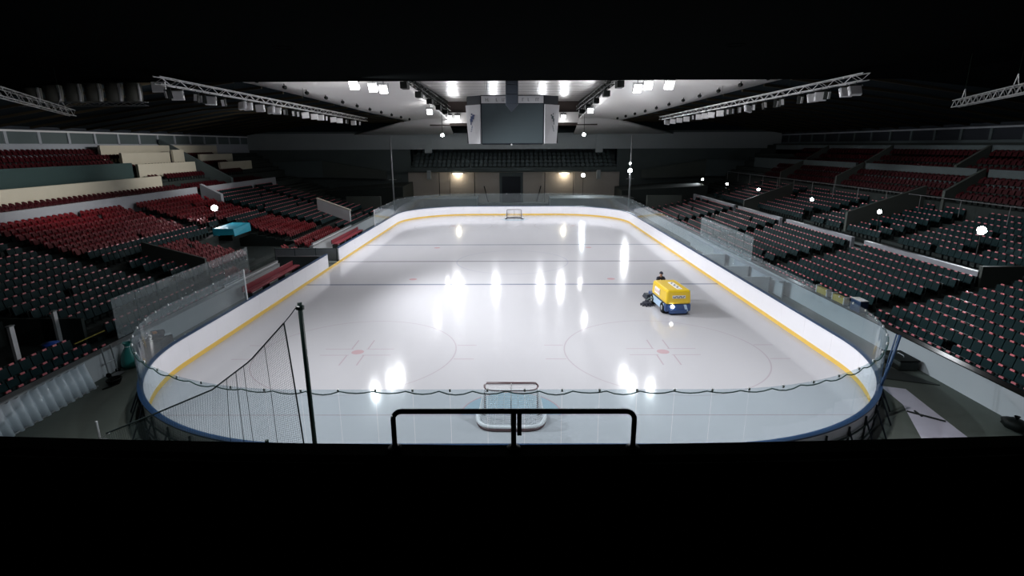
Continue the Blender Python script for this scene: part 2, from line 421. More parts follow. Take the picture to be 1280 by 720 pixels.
# ------------------------------------------------------------------ ice resurfacer and driver
def make_resurfacer():
    z = thing('ice_resurfacer', 'yellow and blue ice resurfacing machine with headlight driving on the ice', 'ice resurfacer', (9.25, -14.55, 0), math.radians(4))
    # local: front face at y=0 facing -y, body runs to y=+3.2
    def rbox(lo, hi, taper=0):
        return MB().hexa([(lo[0], lo[1], lo[2]), (hi[0], lo[1], lo[2]), (hi[0], hi[1], lo[2]), (lo[0], hi[1], lo[2])],
                         [(lo[0]+taper, lo[1]+taper, hi[2]), (hi[0]-taper, lo[1]+taper, hi[2]), (hi[0]-taper, hi[1]-taper*.3, hi[2]), (lo[0]+taper, hi[1]-taper*.3, hi[2])])
    rbox((-.72, 0, .62), (.72, 2.55, 1.42), .05).build('snow_tank', 'zyellow', z, bevel=.12)
    rbox((-.72, .02, .20), (.72, 2.7, .62)).build('chassis', 'zblue', z, bevel=.06)
    MB().b2((-.5, -.05, .10), (.5, .12, .34)).build('front_bumper', 'zblue', z, bevel=.03)
    MB().hexa([(.42, -.03, .22), (.56, -.03, .22), (.56, .05, .22), (.42, .05, .22)], [(.30, -.02, .60), (.44, -.02, .60), (.44, .05, .60), (.30, .05, .60)]).build('front_stripe', 'zlight', z)
    MB().b2((-.735, .3, .22), (-.722, 2.4, .60)).build('side_panel', 'zlight', z)
    MB().b2((.722, .3, .22), (.735, 2.4, .60)).build('side_panel', 'zlight', z)
    MB().lathe([(0, -.06), (.085, -.06), (.1, 0), (.1, .06)], (-.33, .0, .50), 16, 'Y').build('headlight', 'zlamp', z)
    # lettering plates: a pale plate with short dark strokes, on the top and on the front
    p = MB().b2((-.36, -.0, .97), (.36, .035, 1.13)).build('front_sign', 'white', z); p.location = (0, -.012, 0)
    m = MB()
    for i, x in enumerate((-.31, -.2, -.09, .02, .13, .25)):
        m.box((x, -.02, 1.05), (.035, .006, .11), rotm('Y', .35 if i % 2 else -.3)); m.box((x+.04, -.02, 1.05+(.03 if i % 2 else -.03)), (.06, .006, .03))
    m.build('lettering', 'darkink', p)
    p = MB().box((0.12, 1.05, 1.425), (.30, 1.55, .02), rotm('Z', 0)).build('top_sign', 'white', z)
    m = MB()
    for i in range(6):
        y = .45+i*.23; m.box((.12, y, 1.438), (.22, .05, .006), rotm('Z', .4 if i % 2 else -.3)); m.box((.07+.1*(i % 2), y+.09, 1.438), (.06, .09, .006))
    m.build('lettering', 'darkink', p)
    p = MB().b2((-.74, 1.1, .85), (-.7, 1.9, 1.2)).build('side_sign', 'white', z)
    m = MB()
    for i in range(4): m.box((-.745, 1.2+i*.18, 1.02), (.006, .05, .16), rotm('X', .3))
    m.build('lettering', 'orange', p)
    MB().b2((-.6, 2.55, .2), (.6, 3.45, .50)).build('driver_deck', 'zblue', z, bevel=.03)
    MB().b2((-.28, 2.95, .50), (.28, 3.4, .86)).build('seat', 'black', z, bevel=.05)
    m = MB().tube([(0, 2.56, .8), (0, 2.70, 1.25)], .03, 8)
    m.tube([(.19*math.cos(2*PI*k/16), 2.73+.06*math.sin(2*PI*k/16), 1.27+.17*math.sin(2*PI*k/16)) for k in range(17)], .018, 6)
    m.build('steering_wheel', 'black', z)
    MB().hexa([(-.85, 3.0, .03), (.85, 3.0, .03), (.85, 3.9, .03), (-.85, 3.9, .03)], [(-.78, 3.1, .36), (.78, 3.1, .36), (.78, 3.75, .3), (-.78, 3.75, .3)]).build('conditioner', 'navy', z, bevel=.03)
    m = MB()                                           # wash brush on the left side
    m.lathe([(0, 0), (.20, 0), (.26, .05), (.26, .16), (.12, .22), (.1, .3), (0, .3)], (-1.12, 2.05, .03), 18)
    for k in range(10):
        a = 2*PI*k/10; m.tube([(-1.12+.2*math.cos(a), 2.05+.2*math.sin(a), .10), (-1.12+.38*math.cos(a), 2.05+.38*math.sin(a), .03)], .045, 5)
    b = m.build('edge_brush', 'cloth', z)
    MB().tube([(-1.12, 2.05, .3), (-1.0, 2.05, .42), (-.7, 2.05, .42)], .045, 8).build('brush_arm', 'darkgrey', b)
    for y in (.55, 2.35):
        for s in (-1, 1):
            w = MB().lathe([(0, -.1), (.16, -.1), (.29, -.09), (.31, -.05), (.31, .05), (.29, .09), (.16, .1), (0, .1)], (s*.66, y, .312), 24, 'X').build('wheel', 'black', z, smooth=True)
            MB().lathe([(0, s*.105), (.14, s*.105), (.15, s*.095)], (s*.66, y, .312), 16, 'X').build('hub', 'steel', w)
    return z
ZM = make_resurfacer()

def skin_body(name, verts, edges, radii, m, parent, sub=2):
    me = bpy.data.meshes.new(name); me.from_pydata(verts, edges, []); o = bpy.data.objects.new(name, me); C.objects.link(o)
    o.parent = parent
    md = o.modifiers.new('skin', 'SKIN'); md.use_smooth_shade = True
    for v, r in zip(me.skin_vertices[0].data, radii): v.radius = r if isinstance(r, tuple) else (r, r); v.use_root = False
    me.skin_vertices[0].data[0].use_root = True
    sb = o.modifiers.new('sub', 'SUBSURF'); sb.levels = sb.render_levels = sub
    me.materials.append(W[m]); return o
def make_driver():
    p = thing('person', 'driver in dark clothes seated at the back of the yellow machine', 'person')
    p.matrix_world = ZM.matrix_world
    p.location = ZM.location-Vector((0, 0, .12)); p.rotation_euler = ZM.rotation_euler
    # seated at local y ~3.1 facing -y, hips z 1.05
    hip = (0, 3.15, 1.08)
    V = [hip, (0, 3.17, 1.28), (0, 3.15, 1.50), (0, 3.13, 1.60), (0, 3.10, 1.71), (0, 3.09, 1.80)]
    E = [(0,1),(1,2),(2,3),(3,4),(4,5)]; R = [(.15,.12),(.15,.11),(.16,.10),.065,(.088,.102),(.075,.09)]
    for s in (-1, 1):
        b = len(V)
        V += [(s*.19, 3.14, 1.50), (s*.26, 2.98, 1.28), (s*.18, 2.76, 1.42), (s*.16, 2.70, 1.47)]; R += [.065, .05, .04, .035]
        E += [(2, b), (b, b+1), (b+1, b+2), (b+2, b+3)]
        b = len(V)
        V += [(s*.10, 3.08, 1.06), (s*.13, 2.72, 1.10), (s*.13, 2.66, .72), (s*.13, 2.62, .68), (s*.13, 2.48+.06, .66)]; R += [.09, .065, .045, .045, .04]
        E += [(0, b), (b, b+1), (b+1, b+2), (b+2, b+3), (b+3, b+4)]
    body = skin_body('body', V, E, R, 'skin', p)
    k = 1.13
    JV = V[:3]+[(0, 3.13, 1.625)]; JE = [(0,1),(1,2),(2,3)]; JR = [tuple(r*k for r in x) if isinstance(x, tuple) else x*k for x in R[:4]]
    for s, o in ((-1, 6), (1, 15)):
        b = len(JV); JV += [V[o], V[o+1], V[o+2]]; JR += [R[o]*1.25, R[o+1]*1.3, R[o+2]*1.35]; JE += [(2, b), (b, b+1), (b+1, b+2)]
    skin_body('jacket', JV, JE, JR, 'cloth', p)
    TV = [V[0]]; TE = []; TR = [(.165, .135)]
    for o in (10, 19):
        b = len(TV); TV += [V[o], V[o+1], V[o+2], V[o+4]]; TR += [R[o]*1.15, R[o+1]*1.2, R[o+2]*1.3, .055]; TE += [(0, b), (b, b+1), (b+1, b+2), (b+2, b+3)]
    skin_body('trousers', TV, TE, TR, 'cloth', p)
    m = MB(); rows = []
    for i in range(7):
        a = PI/2*i/6; rows.append([(.11*math.cos(a)*math.cos(2*PI*j/16), 3.10+.13*math.cos(a)*math.sin(2*PI*j/16), 1.77+.135*math.sin(a)) for j in range(16)])
    m.grid(rows, closed=True); m.box((0, 2.965, 1.78), (.14, .12, .015))
    m.build('cap', 'cloth', p, smooth=True)
    m = MB(); m.box((0, 3.005, 1.745), (.03, .03, .04)); m.box((0, 3.01, 1.70), (.05, .01, .012)); m.box((-.035, 3.01, 1.77), (.02, .01, .01)); m.box((.035, 3.01, 1.77), (.02, .01, .01))
    m.build('face', 'skin', p)
    for s in (-1, 1):
        m = MB()
        for f in range(4): m.tube([(s*.16, 2.71, 1.475-.02*f), (s*.15, 2.675, 1.485-.02*f), (s*.14, 2.68, 1.47-.02*f)], .009, 6)
        m.tube([(s*.16, 2.73, 1.49), (s*.13, 2.71, 1.50)], .010, 6)
        m.build('hand', 'skin', p)
    return p
make_driver()

# ------------------------------------------------------------------ floor
struct(MB().b2((-46, -48, -.3), (46, 52, -.03)), 'floor', 'floor')
struct(MB()._add([(14.55, -23.6, -.022), (15.35, -23.9, -.022), (15.15, -25.3, -.022), (14.9, -27.2, -.022), (14.7, -29, -.022), (9.5, -32.4, -.022), (9.0, -31.6, -.022), (11.6, -29.9, -.022), (13.3, -27.6, -.022), (14.35, -25.2, -.022)], [tuple(range(10))]), 'floor_ice_patch', 'wetice')
for pts, lab in (([(15.0, -22.9), (16.9, -23.6), (17.0, -22.6), (16.1, -21.9), (15.2, -21.2), (14.7, -21.9)], 'black rubber mat on the floor by the right corner of the boards'),):
    m = MB(); m.hexa([(x, y, -.03) for x, y in (pts[0], pts[1], pts[3], pts[5])], [(x, y, 0) for x, y in (pts[0], pts[1], pts[3], pts[5])])
    tag(m.build('rubber_mat', 'rubber'), lab, 'mat')
# dark low box by the right wall
t = thing('equipment_case', 'low black case standing against the right grey wall near the corner', 'case', (16.75, -21.6, -.03), 0)
MB().b2((-.5, -.6, 0), (.3, .6, .4)).build('body', 'rubber', t, bevel=.05); MB().b2((-.52, -.62, .4), (.32, .62, .47)).build('lid', 'black', t, bevel=.02)
MB().tube([(-.1, -.2, .47), (-.1, -.17, .53), (-.1, .17, .53), (-.1, .2, .47)], .02, 6).build('handle', 'steel', t)
t = thing('black_sack', 'small black sack lying by the right wall at the picture edge', 'sack', (16.78, -27.0, -.03))
m = MB(); rows = []
for i in range(9):
    a = PI*i/8; r = .33*math.sin(a)*(1+.15*math.sin(3*i)); rows.append([(r*math.cos(2*PI*j/14)*(1+.12*math.sin(3*j)), 1.3*r*math.sin(2*PI*j/14), .2-.2*math.cos(a)) for j in range(14)])
m.grid(rows, closed=True).build('sack_body', 'black', t, smooth=True); MB().lathe([(.03, .36), (.05, .4), (.09, .47)], (0, 0, .02), 8).build('tied_neck', 'black', t)
t = thing('dark_pole', 'short dark pole lying on the white ice patch outside the boards', 'pole', (14.1, -25.75, -.02), -.75)
MB().tube([(0, 0, .03), (1.1, 0, .03)], .03, 8).build('shaft', 'rubber', t); MB().tube([(.2, .2, .03), (.45, -.1, .03)], .03, 8).build('cross_piece', 'rubber', t)

# ------------------------------------------------------------------ stands: step profiles (row back height, x)
KL = [.480,.451,.423,.397,.372,.351,.330,.3106,.2914,.274,.2566,.2403,.225,.211,.197,.184,.170,.157,.145]
KR = [.467,.438,.409,.383,.361,.338,.316,.297,.279,.262,.247,.232,.218,.204,.191,.178,.165,.153,.142]
PITCHX = .85
def rows_for(side):
    K = KL if side < 0 else KR; x0 = 17.6 if side < 0 else 18.1
    out = []
    for n, k in enumerate(K):
        x = x0+PITCHX*n; out.append((x, max(0., 9.17-k*x-.82)))
    return out
ROWS = {-1: rows_for(-1), 1: rows_for(1)}
def upper_steps(side):
    """steep upper banks behind the parapets: list of (x, z)"""
    xl, zl = ROWS[side][-1]
    out = [(34.2, 4.35), (35.1, 4.5)] if side < 0 else [(34.0, 4.75), (34.75, 5.3), (35.5, 5.85)]
    z0, dz = (5.55, .52) if side < 0 else (6.6, .6)
    for i in range(6): out.append((36.75+.9*i, min(z0+dz*i, 9.2)))
    return out
UP = {s: upper_steps(s) for s in (-1, 1)}
Y0, Y1 = -34.0, 45.0
VOM = {-1: [(-25.5, -19.0, 3, 7), (-1.0, 6.9, 4, 9), (13.5, 15.2, 3, 3)], 1: []}      # y0,y1,row0,row1 : stair mouths let into the left bank
def terrace(side):
    m = MB(); st = [(x-.45, z) for x, z in ROWS[side]]+[(x-.45, z) for x, z in UP[side]]
    x1 = 42.0
    cuts = sorted({Y0, Y1, *[v for a in VOM[side] for v in a[:2]]})
    for i, (x, z) in enumerate(st):
        xe = st[i+1][0] if i+1 < len(st) else x1
        for y0, y1 in zip(cuts, cuts[1:]):
            zz = z
            for a in VOM[side]:
                if a[0] <= y0 < a[1] and a[2] <= i <= a[3]: zz = .05
            m.b2((side*x, y0, -.1), (side*xe, y1, max(zz, -.02)))
    return m
struct(terrace(-1), 'terrace_left', 'concrete'); struct(terrace(1), 'terrace_right', 'concrete')
# front walls of the stands
for side, x, nm in ((-1, 16.75, 'wall_left_front'), (1, 17.2, 'wall_right_front')):
    m = MB().b2((side*x, Y0, -.03), (side*(x+.3), -5.2 if side < 0 else 40, .98))
    if side < 0: m.b2((side*x, 1.5, -.03), (side*(x+.3), 40, .98))
    struct(m, nm, 'greywall')
    m = MB().b2((side*(x-.03), Y0, .98), (side*(x+.33), -5.2 if side < 0 else 40, 1.02))
    if side < 0: m.b2((side*(x-.03), 1.5, .98), (side*(x+.33), 40, 1.02))
    struct(m, 'trim_left_front' if side < 0 else 'trim_right_front', 'blackgloss' if side > 0 else 'steel')

def slab(lo, hi, name, m): return struct(MB().b2(lo, hi), name, m)
# left parapets
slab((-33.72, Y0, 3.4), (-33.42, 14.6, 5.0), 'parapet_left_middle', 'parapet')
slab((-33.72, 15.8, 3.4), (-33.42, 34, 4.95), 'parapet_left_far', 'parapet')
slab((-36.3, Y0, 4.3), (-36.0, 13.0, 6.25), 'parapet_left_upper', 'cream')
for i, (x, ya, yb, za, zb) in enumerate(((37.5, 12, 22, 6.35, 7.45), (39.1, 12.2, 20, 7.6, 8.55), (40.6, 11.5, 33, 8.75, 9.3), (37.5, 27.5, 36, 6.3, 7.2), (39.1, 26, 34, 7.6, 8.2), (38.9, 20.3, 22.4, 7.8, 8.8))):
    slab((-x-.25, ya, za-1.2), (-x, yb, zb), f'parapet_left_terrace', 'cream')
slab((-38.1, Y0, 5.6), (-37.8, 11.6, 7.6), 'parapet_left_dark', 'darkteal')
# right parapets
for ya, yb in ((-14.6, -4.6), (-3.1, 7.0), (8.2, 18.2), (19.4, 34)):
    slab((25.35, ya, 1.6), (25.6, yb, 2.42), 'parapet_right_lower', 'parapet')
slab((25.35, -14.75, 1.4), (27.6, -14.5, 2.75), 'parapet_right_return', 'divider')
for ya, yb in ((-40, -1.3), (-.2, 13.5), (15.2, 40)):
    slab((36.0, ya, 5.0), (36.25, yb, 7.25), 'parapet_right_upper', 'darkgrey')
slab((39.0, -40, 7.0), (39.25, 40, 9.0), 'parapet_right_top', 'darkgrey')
# rail along the middle of the right bank
t = thing('handrail', 'long thin steel rail along the middle of the dark right stand', 'rail', (32.2, 0, 0))
MB().tube([(0, -34, 5.2), (0, 40, 5.2)], .035, 6).build('rail', 'steel', t)
for y in range(-32, 41, 4): MB().tube([(0, y, 5.2), (0, y, 4.0)], .025, 6).build('post', 'steel', t)
# sloping divider walls of the stair mouths
def divider(side, y, x0, z0, x1, z1, h=1.0, t=.28, m='divider'):
    a, b = side*x0, side*x1
    mb = MB().hexa([(a, y-t/2, z0-h-.6), (b, y-t/2, z1-h-.6), (b, y+t/2, z1-h-.6), (a, y+t/2, z0-h-.6)], [(a, y-t/2, z0), (b, y-t/2, z1), (b, y+t/2, z1), (a, y+t/2, z0)])
    struct(mb, 'wall_right_divider' if side > 0 else 'wall_left_divider', m)
DIV = [(1, 1.5, 27.5, 3.75, 33.6, 5.85), (1, -.7, 33.4, 5.6, 36.2, 7.3), (1, 14.3, 33.6, 5.9, 36.2, 7.3), (1, 26, 33.4, 5.8, 36.2, 7.3), (1, 14.3, 36.4, 7.4, 38.9, 9.0), (1, 26, 36.4, 7.4, 38.9, 9.0),
       (1, 2.5, 36.4, 7.4, 38.9, 9.0), (1, 18.8, 26.2, 3.0, 31.5, 4.9), (1, -21, 33.6, 5.9, 36.2, 7.3), (-1, 22.8, 33.8, 5.5, 41.8, 10.0, 1.6, .5, 'darkgrey'), (-1, 15.2, 31.2, 4.2, 33.3, 5.3, .9, .5, 'parapet'),
       (-1, -7.0, 21.0, 1.75, 25.2, 2.9, .7, .2), (-1, 14.9, 17.5, 2.45, 20.9, 3.75, .6, .35, 'greywall')]
for d in DIV: divider(*d)
struct(MB().hexa([(-17.4, 14.7, 2.45), (-20.95, 14.7, 3.75), (-20.95, 15.1, 3.75), (-17.4, 15.1, 2.45)], [(-17.4, 14.7, 2.53), (-20.95, 14.7, 3.83), (-20.95, 15.1, 3.83), (-17.4, 15.1, 2.53)]), 'trim_left_divider', 'cream')
def blocked(x, y):
    sd = 1 if x > 0 else -1; ax = abs(x)
    for d in DIV:
        t = d[7] if len(d) > 7 else .28
        if d[0] == sd and d[2]-.4 < ax < d[4]+.4 and abs(y-d[1]) < t/2+.34: return True
    for lx, ly in ((28.5, -10.5), (28.5, -1.0), (28.5, 8.9), (28.5, 20.6), (28.5, 30.2), (28.5, 40.0), (-27.5, 6.7)):
        if abs(x-lx) < .75 and abs(y-ly) < .62: return True
    if -26.6 < x < -23.8 and 2.5 < y < 7.5: return True
    if y > 31.6: return True
    if x < -23.9 and x > -25 and y < -18.8: return True
    if 25.0 < x < 28 and abs(y+14.6) < .5: return True
    return False
# vomitory at the near left with yellow sign
slab((-24.6, -25.5, 0), (-24.4, -19.0, 2.35), 'wall_left_stair_mouth', 'darkgrey')
slab((-24.4, -19.12, 0), (-20.2, -18.95, 1.35), 'wall_left_stair_side', 'concrete')
tag(MB().b2((-24.39, -21.4, 1.5), (-24.36, -19.4, 2.0)).build('wall_sign', 'ochre'), 'dull yellow sign on the dark wall of the near left stair mouth', 'sign')
for (x, y, z0, z1), lab in (((21.3, -19.25, .3, 1.75), 'white post at the right side of the near left stair mouth'), ((20.2, -22.6, .2, 2.15), 'white post at the left side of the near left stair mouth')):
    t = thing('stair_post', lab, 'post', (-x, y, 0)); MB().b2((-.06, -.1, z0-.3), (.06, .1, z1)).build('shaft', 'white', t); MB().b2((-.09, -.13, z1), (.09, .13, z1+.04)).build('cap', 'steel', t)
t = thing('plastic_bin', 'blue plastic bin behind the near left seat row', 'bin', (-19.9, -21.3, .05))
MB().lathe([(0, 0), (.24, 0), (.3, .75), (.32, .78), (.32, .84), (.28, .84), (.22, .1), (0, .1)], n=18).build('tub', 'bluebin', t, smooth=True)
MB().lathe([(.30, .84), (.34, .86), (.34, .9), (0, .96)], n=18).build('lid', 'bluebin', t, smooth=True)
tag(MB().box((-19.3, -19.9, .72), (.06, 1.8, .04)).build('stair_edge_strip', 'ochre'), 'thin yellow strip on the step edge beside the blue bin', 'strip')

# ------------------------------------------------------------------ seats
def seat_parts(kind='green'):
    """local: faces +x, origin on the step, y = along the row"""
    def curved(x0, z0, z1, tilt, w, th, bulge):
        rows = []
        for i in range(6):
            t = i/5; z = z0+(z1-z0)*t; ww = w/2*(1-.06*max(0, t-.6)/.4)
            front, back = [], []
            for j in range(5):
                u = -1+j/2; x = x0-tilt*(z-z0)-bulge*(1-u*u)
                front.append((x+th/2, u*ww, z)); back.append((x-th/2, u*ww, z))
            rows.append(front+back[::-1])
        m = MB().grid(rows, closed=True); m.poly(rows[0]); m.poly(rows[-1]); return m
    if kind == 'red':
        rows = []
        for i in range(9):
            t = i/8; z = .40+.44*t; ww = .235*(1-max(0, (t-.45)/.55)**2.6*.62); front, bk = [], []
            for j in range(7):
                u = -1+j/3; x = -.13-.2*(z-.4)-.05*(1-u*u)*(1-.5*t)-.09*max(0, t-.75)/.25*1.0
                front.append((x+.018, u*ww, z)); bk.append((x-.018, u*ww, z))
            rows.append(front+bk[::-1])
        back = MB().grid(rows, closed=True); back.poly(rows[0]); back.poly(rows[-1])
        pan = MB().hexa([(.03, -.21, .36), (.08, -.21, .36), (.08, .21, .36), (.03, .21, .36)], [(-.06, -.19, .64), (-.01, -.19, .66), (-.01, .19, .66), (-.06, .19, .64)])
        pad = MB().hexa([(-.01, -.17, .42), (.03, -.17, .42), (.03, .17, .42), (-.01, .17, .42)], [(-.09, -.15, .67), (-.05, -.15, .68), (-.05, .15, .68), (-.09, .15, .67)])
    else:
        back = curved(-.15, .40, .80, .16, .485, .03, .02)
        pan = MB().hexa([(.02, -.238, .36), (.06, -.238, .36), (.06, .238, .36), (.02, .238, .36)], [(-.075, -.236, .77), (-.035, -.236, .79), (-.035, .236, .79), (-.075, .236, .77)])
        pad = MB().hexa([(-.02, -.12, .44), (.018, -.12, .44), (.018, .12, .44), (-.02, .12, .44)], [(-.15, -.10, .825), (-.085, -.10, .85), (-.085, .10, .85), (-.15, .10, .825)])
    st = MB().b2((-.16, .236, .0), (-.02, .252, .46)); st.b2((-.20, .232, 0), (.06, .253, .03))
    return back, pan, pad, st
def make_seat(kind):
    b, p, d, s = seat_parts(kind)
    if kind == 'green':
        t = thing('folding_seat', 'x', 'seat'); b.build('backrest', 'tealback', t, smooth=True)
        q = p.build('seat_pan', 'teal', t, bevel=.015); d.build('seat_pad', 'pad', q, bevel=.015, label='dull red seat pad')
    else:
        t = thing('stadium_seat', 'x', 'seat'); b.build('backrest', 'red', t, smooth=True)
        q = p.build('seat_pan', 'redpad', t, bevel=.015); d.build('seat_pad', 'red', q, bevel=.015)
    s.build('support', 'frame', t); return t
SEATW = .51
AISL = {-1: [-34, -11.2, -9.6, 3.0, 4.4, 14.2, 15.6, 26, 27, 40], 1: [-40, -16.2, -14.8, -4.6, -3.1, 7.0, 8.2, 18.2, 19.4, 29.5, 30.5, 44]}
BLOCK = {-1: ['near left block', 'second left block', 'third left block', 'fourth left block', 'far left block'],
          1: ['near right block', 'second right block', 'third right block', 'fourth right block', 'fifth right block', 'far right block']}
def seat_kind(side, n, y):
    """None, 'green' or 'red' for row n at y"""
    if side < 0:
        for a in VOM[-1]:
            if a[0]-.3 < y < a[1]+.3 and a[2] <= n <= a[3]: return None
        if n <= 2:
            if -21.0 < y < -18.8: return None
            if n == 0 and y > -12: return None
            if -6 < y < 1.5: return None
            return 'green' if y < -8 or y > 14 else 'red'
        if n == 3: return None
        if y > 14.2: return 'green'
        if n >= 12: return 'red' if y > -9.6 else ('green' if n < 17 else None)
        if 10 <= n < 12: return 'green'
        if 4 <= n <= 9:
            if y < -7.0: return 'green' if (n >= 9 or y < -9.5 or n <= 8) and not (n == 9 and y > -9.6) else None
            return 'red'
        return 'green'
    if n == 9 or n == 10: return 'green' if y < -15.5 and n == 9 else None if n == 10 and y > -15.5 else 'green' if y < -15.5 else None
    return 'green'
seat_list = []                                        # (side, row, block, index, x, y, z, kind)
for side in (-1, 1):
    A = AISL[side]
    for n, (x, z) in enumerate(ROWS[side]):
        for bi in range(len(A)//2):
            ya, yb = A[2*bi], A[2*bi+1]
            cnt = int((yb-ya-.1)/SEATW)
            for i in range(cnt):
                # first block is counted from its far aisle, the rest from their near aisle
                y = yb-.3-i*SEATW if bi == 0 else ya+.3+i*SEATW
                k = seat_kind(side, n, y)
                if k and not blocked(side*x, y) and random.random() > .012: seat_list.append((side, n, bi, i, side*x, y, max(z, -.02), k))
camv = cam.matrix_world.inverted()
def px(p):
    q = camv @ Vector(p)
    if q.z > -.1: return None
    return 640+F*q.x/-q.z, 360-F*q.y/-q.z, -q.z
inview, rest = {'green': [], 'red': []}, []
for s in seat_list:
    p = px((s[4], s[5], s[6]+.6))
    if p is None or not (-25 < p[0] < 1305 and 60 < p[1] < 545): continue      # outside the frame
    inview[s[7]].append((p[2], s))
indiv = []
for k in inview:
    L = sorted(inview[k], key=lambda t: t[0]); indiv += [s for _, s in L[:298]]; rest += [s for _, s in L[298:]]
protos = {'green': None, 'red': None}
def seat_label(s):
    side, n, bi, i, _, _, _, k = s
    col = 'dark teal' if k == 'green' else 'red'
    return f'{col} seat, {ordinal(i+1)} from the aisle in the {ordinal(n+1)} row, {BLOCK[side][bi]}'
for s in indiv:
    side, n, bi, i, x, y, z, k = s
    rz = 0 if side < 0 else PI
    if protos[k] is None:
        protos[k] = make_seat(k); o = protos[k]; o.location = (x, y, z); o.rotation_euler = (0, 0, rz); o['label'] = seat_label(s)
    else: o = dup(protos[k], (x, y, z), rz, seat_label(s))
    o['group'] = f"{'dark teal' if k == 'green' else 'red'} folding seats in the {BLOCK[side][bi]}"
    if k == 'green' and i == 0:
        e = MB().b2((-.18, 0, 0), (.06, .03, .88)) if False else None
def mass(name, items, mats, label, simple=True):
    """many seats nobody counts, in one mesh"""
    b, p, d, s = seat_parts('red' if 'red' in name else 'green'); tmpl = []
    for mi, mb in ((0, b), (1, p), (2, d), (3, s)): tmpl.append((np.array(mb.v), mb.f, mi))
    V, Fc, MI = [], [], []; off = 0
    for side, x, y, z, rz in items:
        c, si = math.cos(rz), math.sin(rz)
        for v, f, mi in tmpl:
            w = np.stack([x+c*v[:, 0]-si*v[:, 1], y+si*v[:, 0]+c*v[:, 1], z+v[:, 2]], 1)
            V.append(w); Fc += [tuple(off+i for i in q) for q in f]; MI += [mi]*len(f); off += len(v)
    me = bpy.data.meshes.new(name); me.from_pydata(np.concatenate(V).tolist(), [], Fc)
    for m in mats: me.materials.append(W[m])
    me.polygons.foreach_set('material_index', MI); me.update()
    o = bpy.data.objects.new(name, me); C.objects.link(o); return tag(o, label, 'seats', kind='stuff')
GM = ['tealback', 'teal', 'pad', 'frame']; RM = ['red', 'redpad', 'red', 'frame']
mass('seat_rows', [(s[0], s[4], s[5], s[6], 0 if s[0] < 0 else PI) for s in rest if s[7] == 'green'], GM, 'dark teal seats further back in the stands')
mass('red_seat_rows', [(s[0], s[4], s[5], s[6], 0 if s[0] < 0 else PI) for s in rest if s[7] == 'red'], RM, 'red seats further back in the stands')
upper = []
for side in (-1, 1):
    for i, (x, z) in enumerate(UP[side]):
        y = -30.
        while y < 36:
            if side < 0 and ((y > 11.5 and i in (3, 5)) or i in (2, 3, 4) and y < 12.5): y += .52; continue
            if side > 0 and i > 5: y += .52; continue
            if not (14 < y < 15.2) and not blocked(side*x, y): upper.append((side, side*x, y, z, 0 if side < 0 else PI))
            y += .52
mass('upper_red_seat_rows', upper, ['shaded_red', 'shaded_red', 'shaded_red', 'frame'], 'red seats darkened in colour high up in the unlit upper banks')

# ------------------------------------------------------------------ side walls with windows, roof
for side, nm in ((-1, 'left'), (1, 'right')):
    lit = side < 0  # right wall gets darker colours in place of its shade
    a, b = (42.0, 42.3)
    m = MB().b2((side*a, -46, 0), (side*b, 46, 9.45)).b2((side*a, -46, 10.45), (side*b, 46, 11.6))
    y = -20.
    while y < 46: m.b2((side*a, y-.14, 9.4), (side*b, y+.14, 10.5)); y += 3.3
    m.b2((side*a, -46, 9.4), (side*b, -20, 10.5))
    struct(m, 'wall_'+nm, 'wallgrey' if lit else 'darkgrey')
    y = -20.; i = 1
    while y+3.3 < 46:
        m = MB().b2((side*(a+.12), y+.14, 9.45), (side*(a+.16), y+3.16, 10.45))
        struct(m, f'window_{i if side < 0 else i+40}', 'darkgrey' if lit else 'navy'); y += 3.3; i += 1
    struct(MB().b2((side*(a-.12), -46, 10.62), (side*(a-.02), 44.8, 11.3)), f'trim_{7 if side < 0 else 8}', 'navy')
    struct(MB().b2((side*(a-.08), -46, 10.45), (side*a, 46, 10.6)), f'trim_{1 if side < 0 else 2}', 'white' if lit else 'parapet')

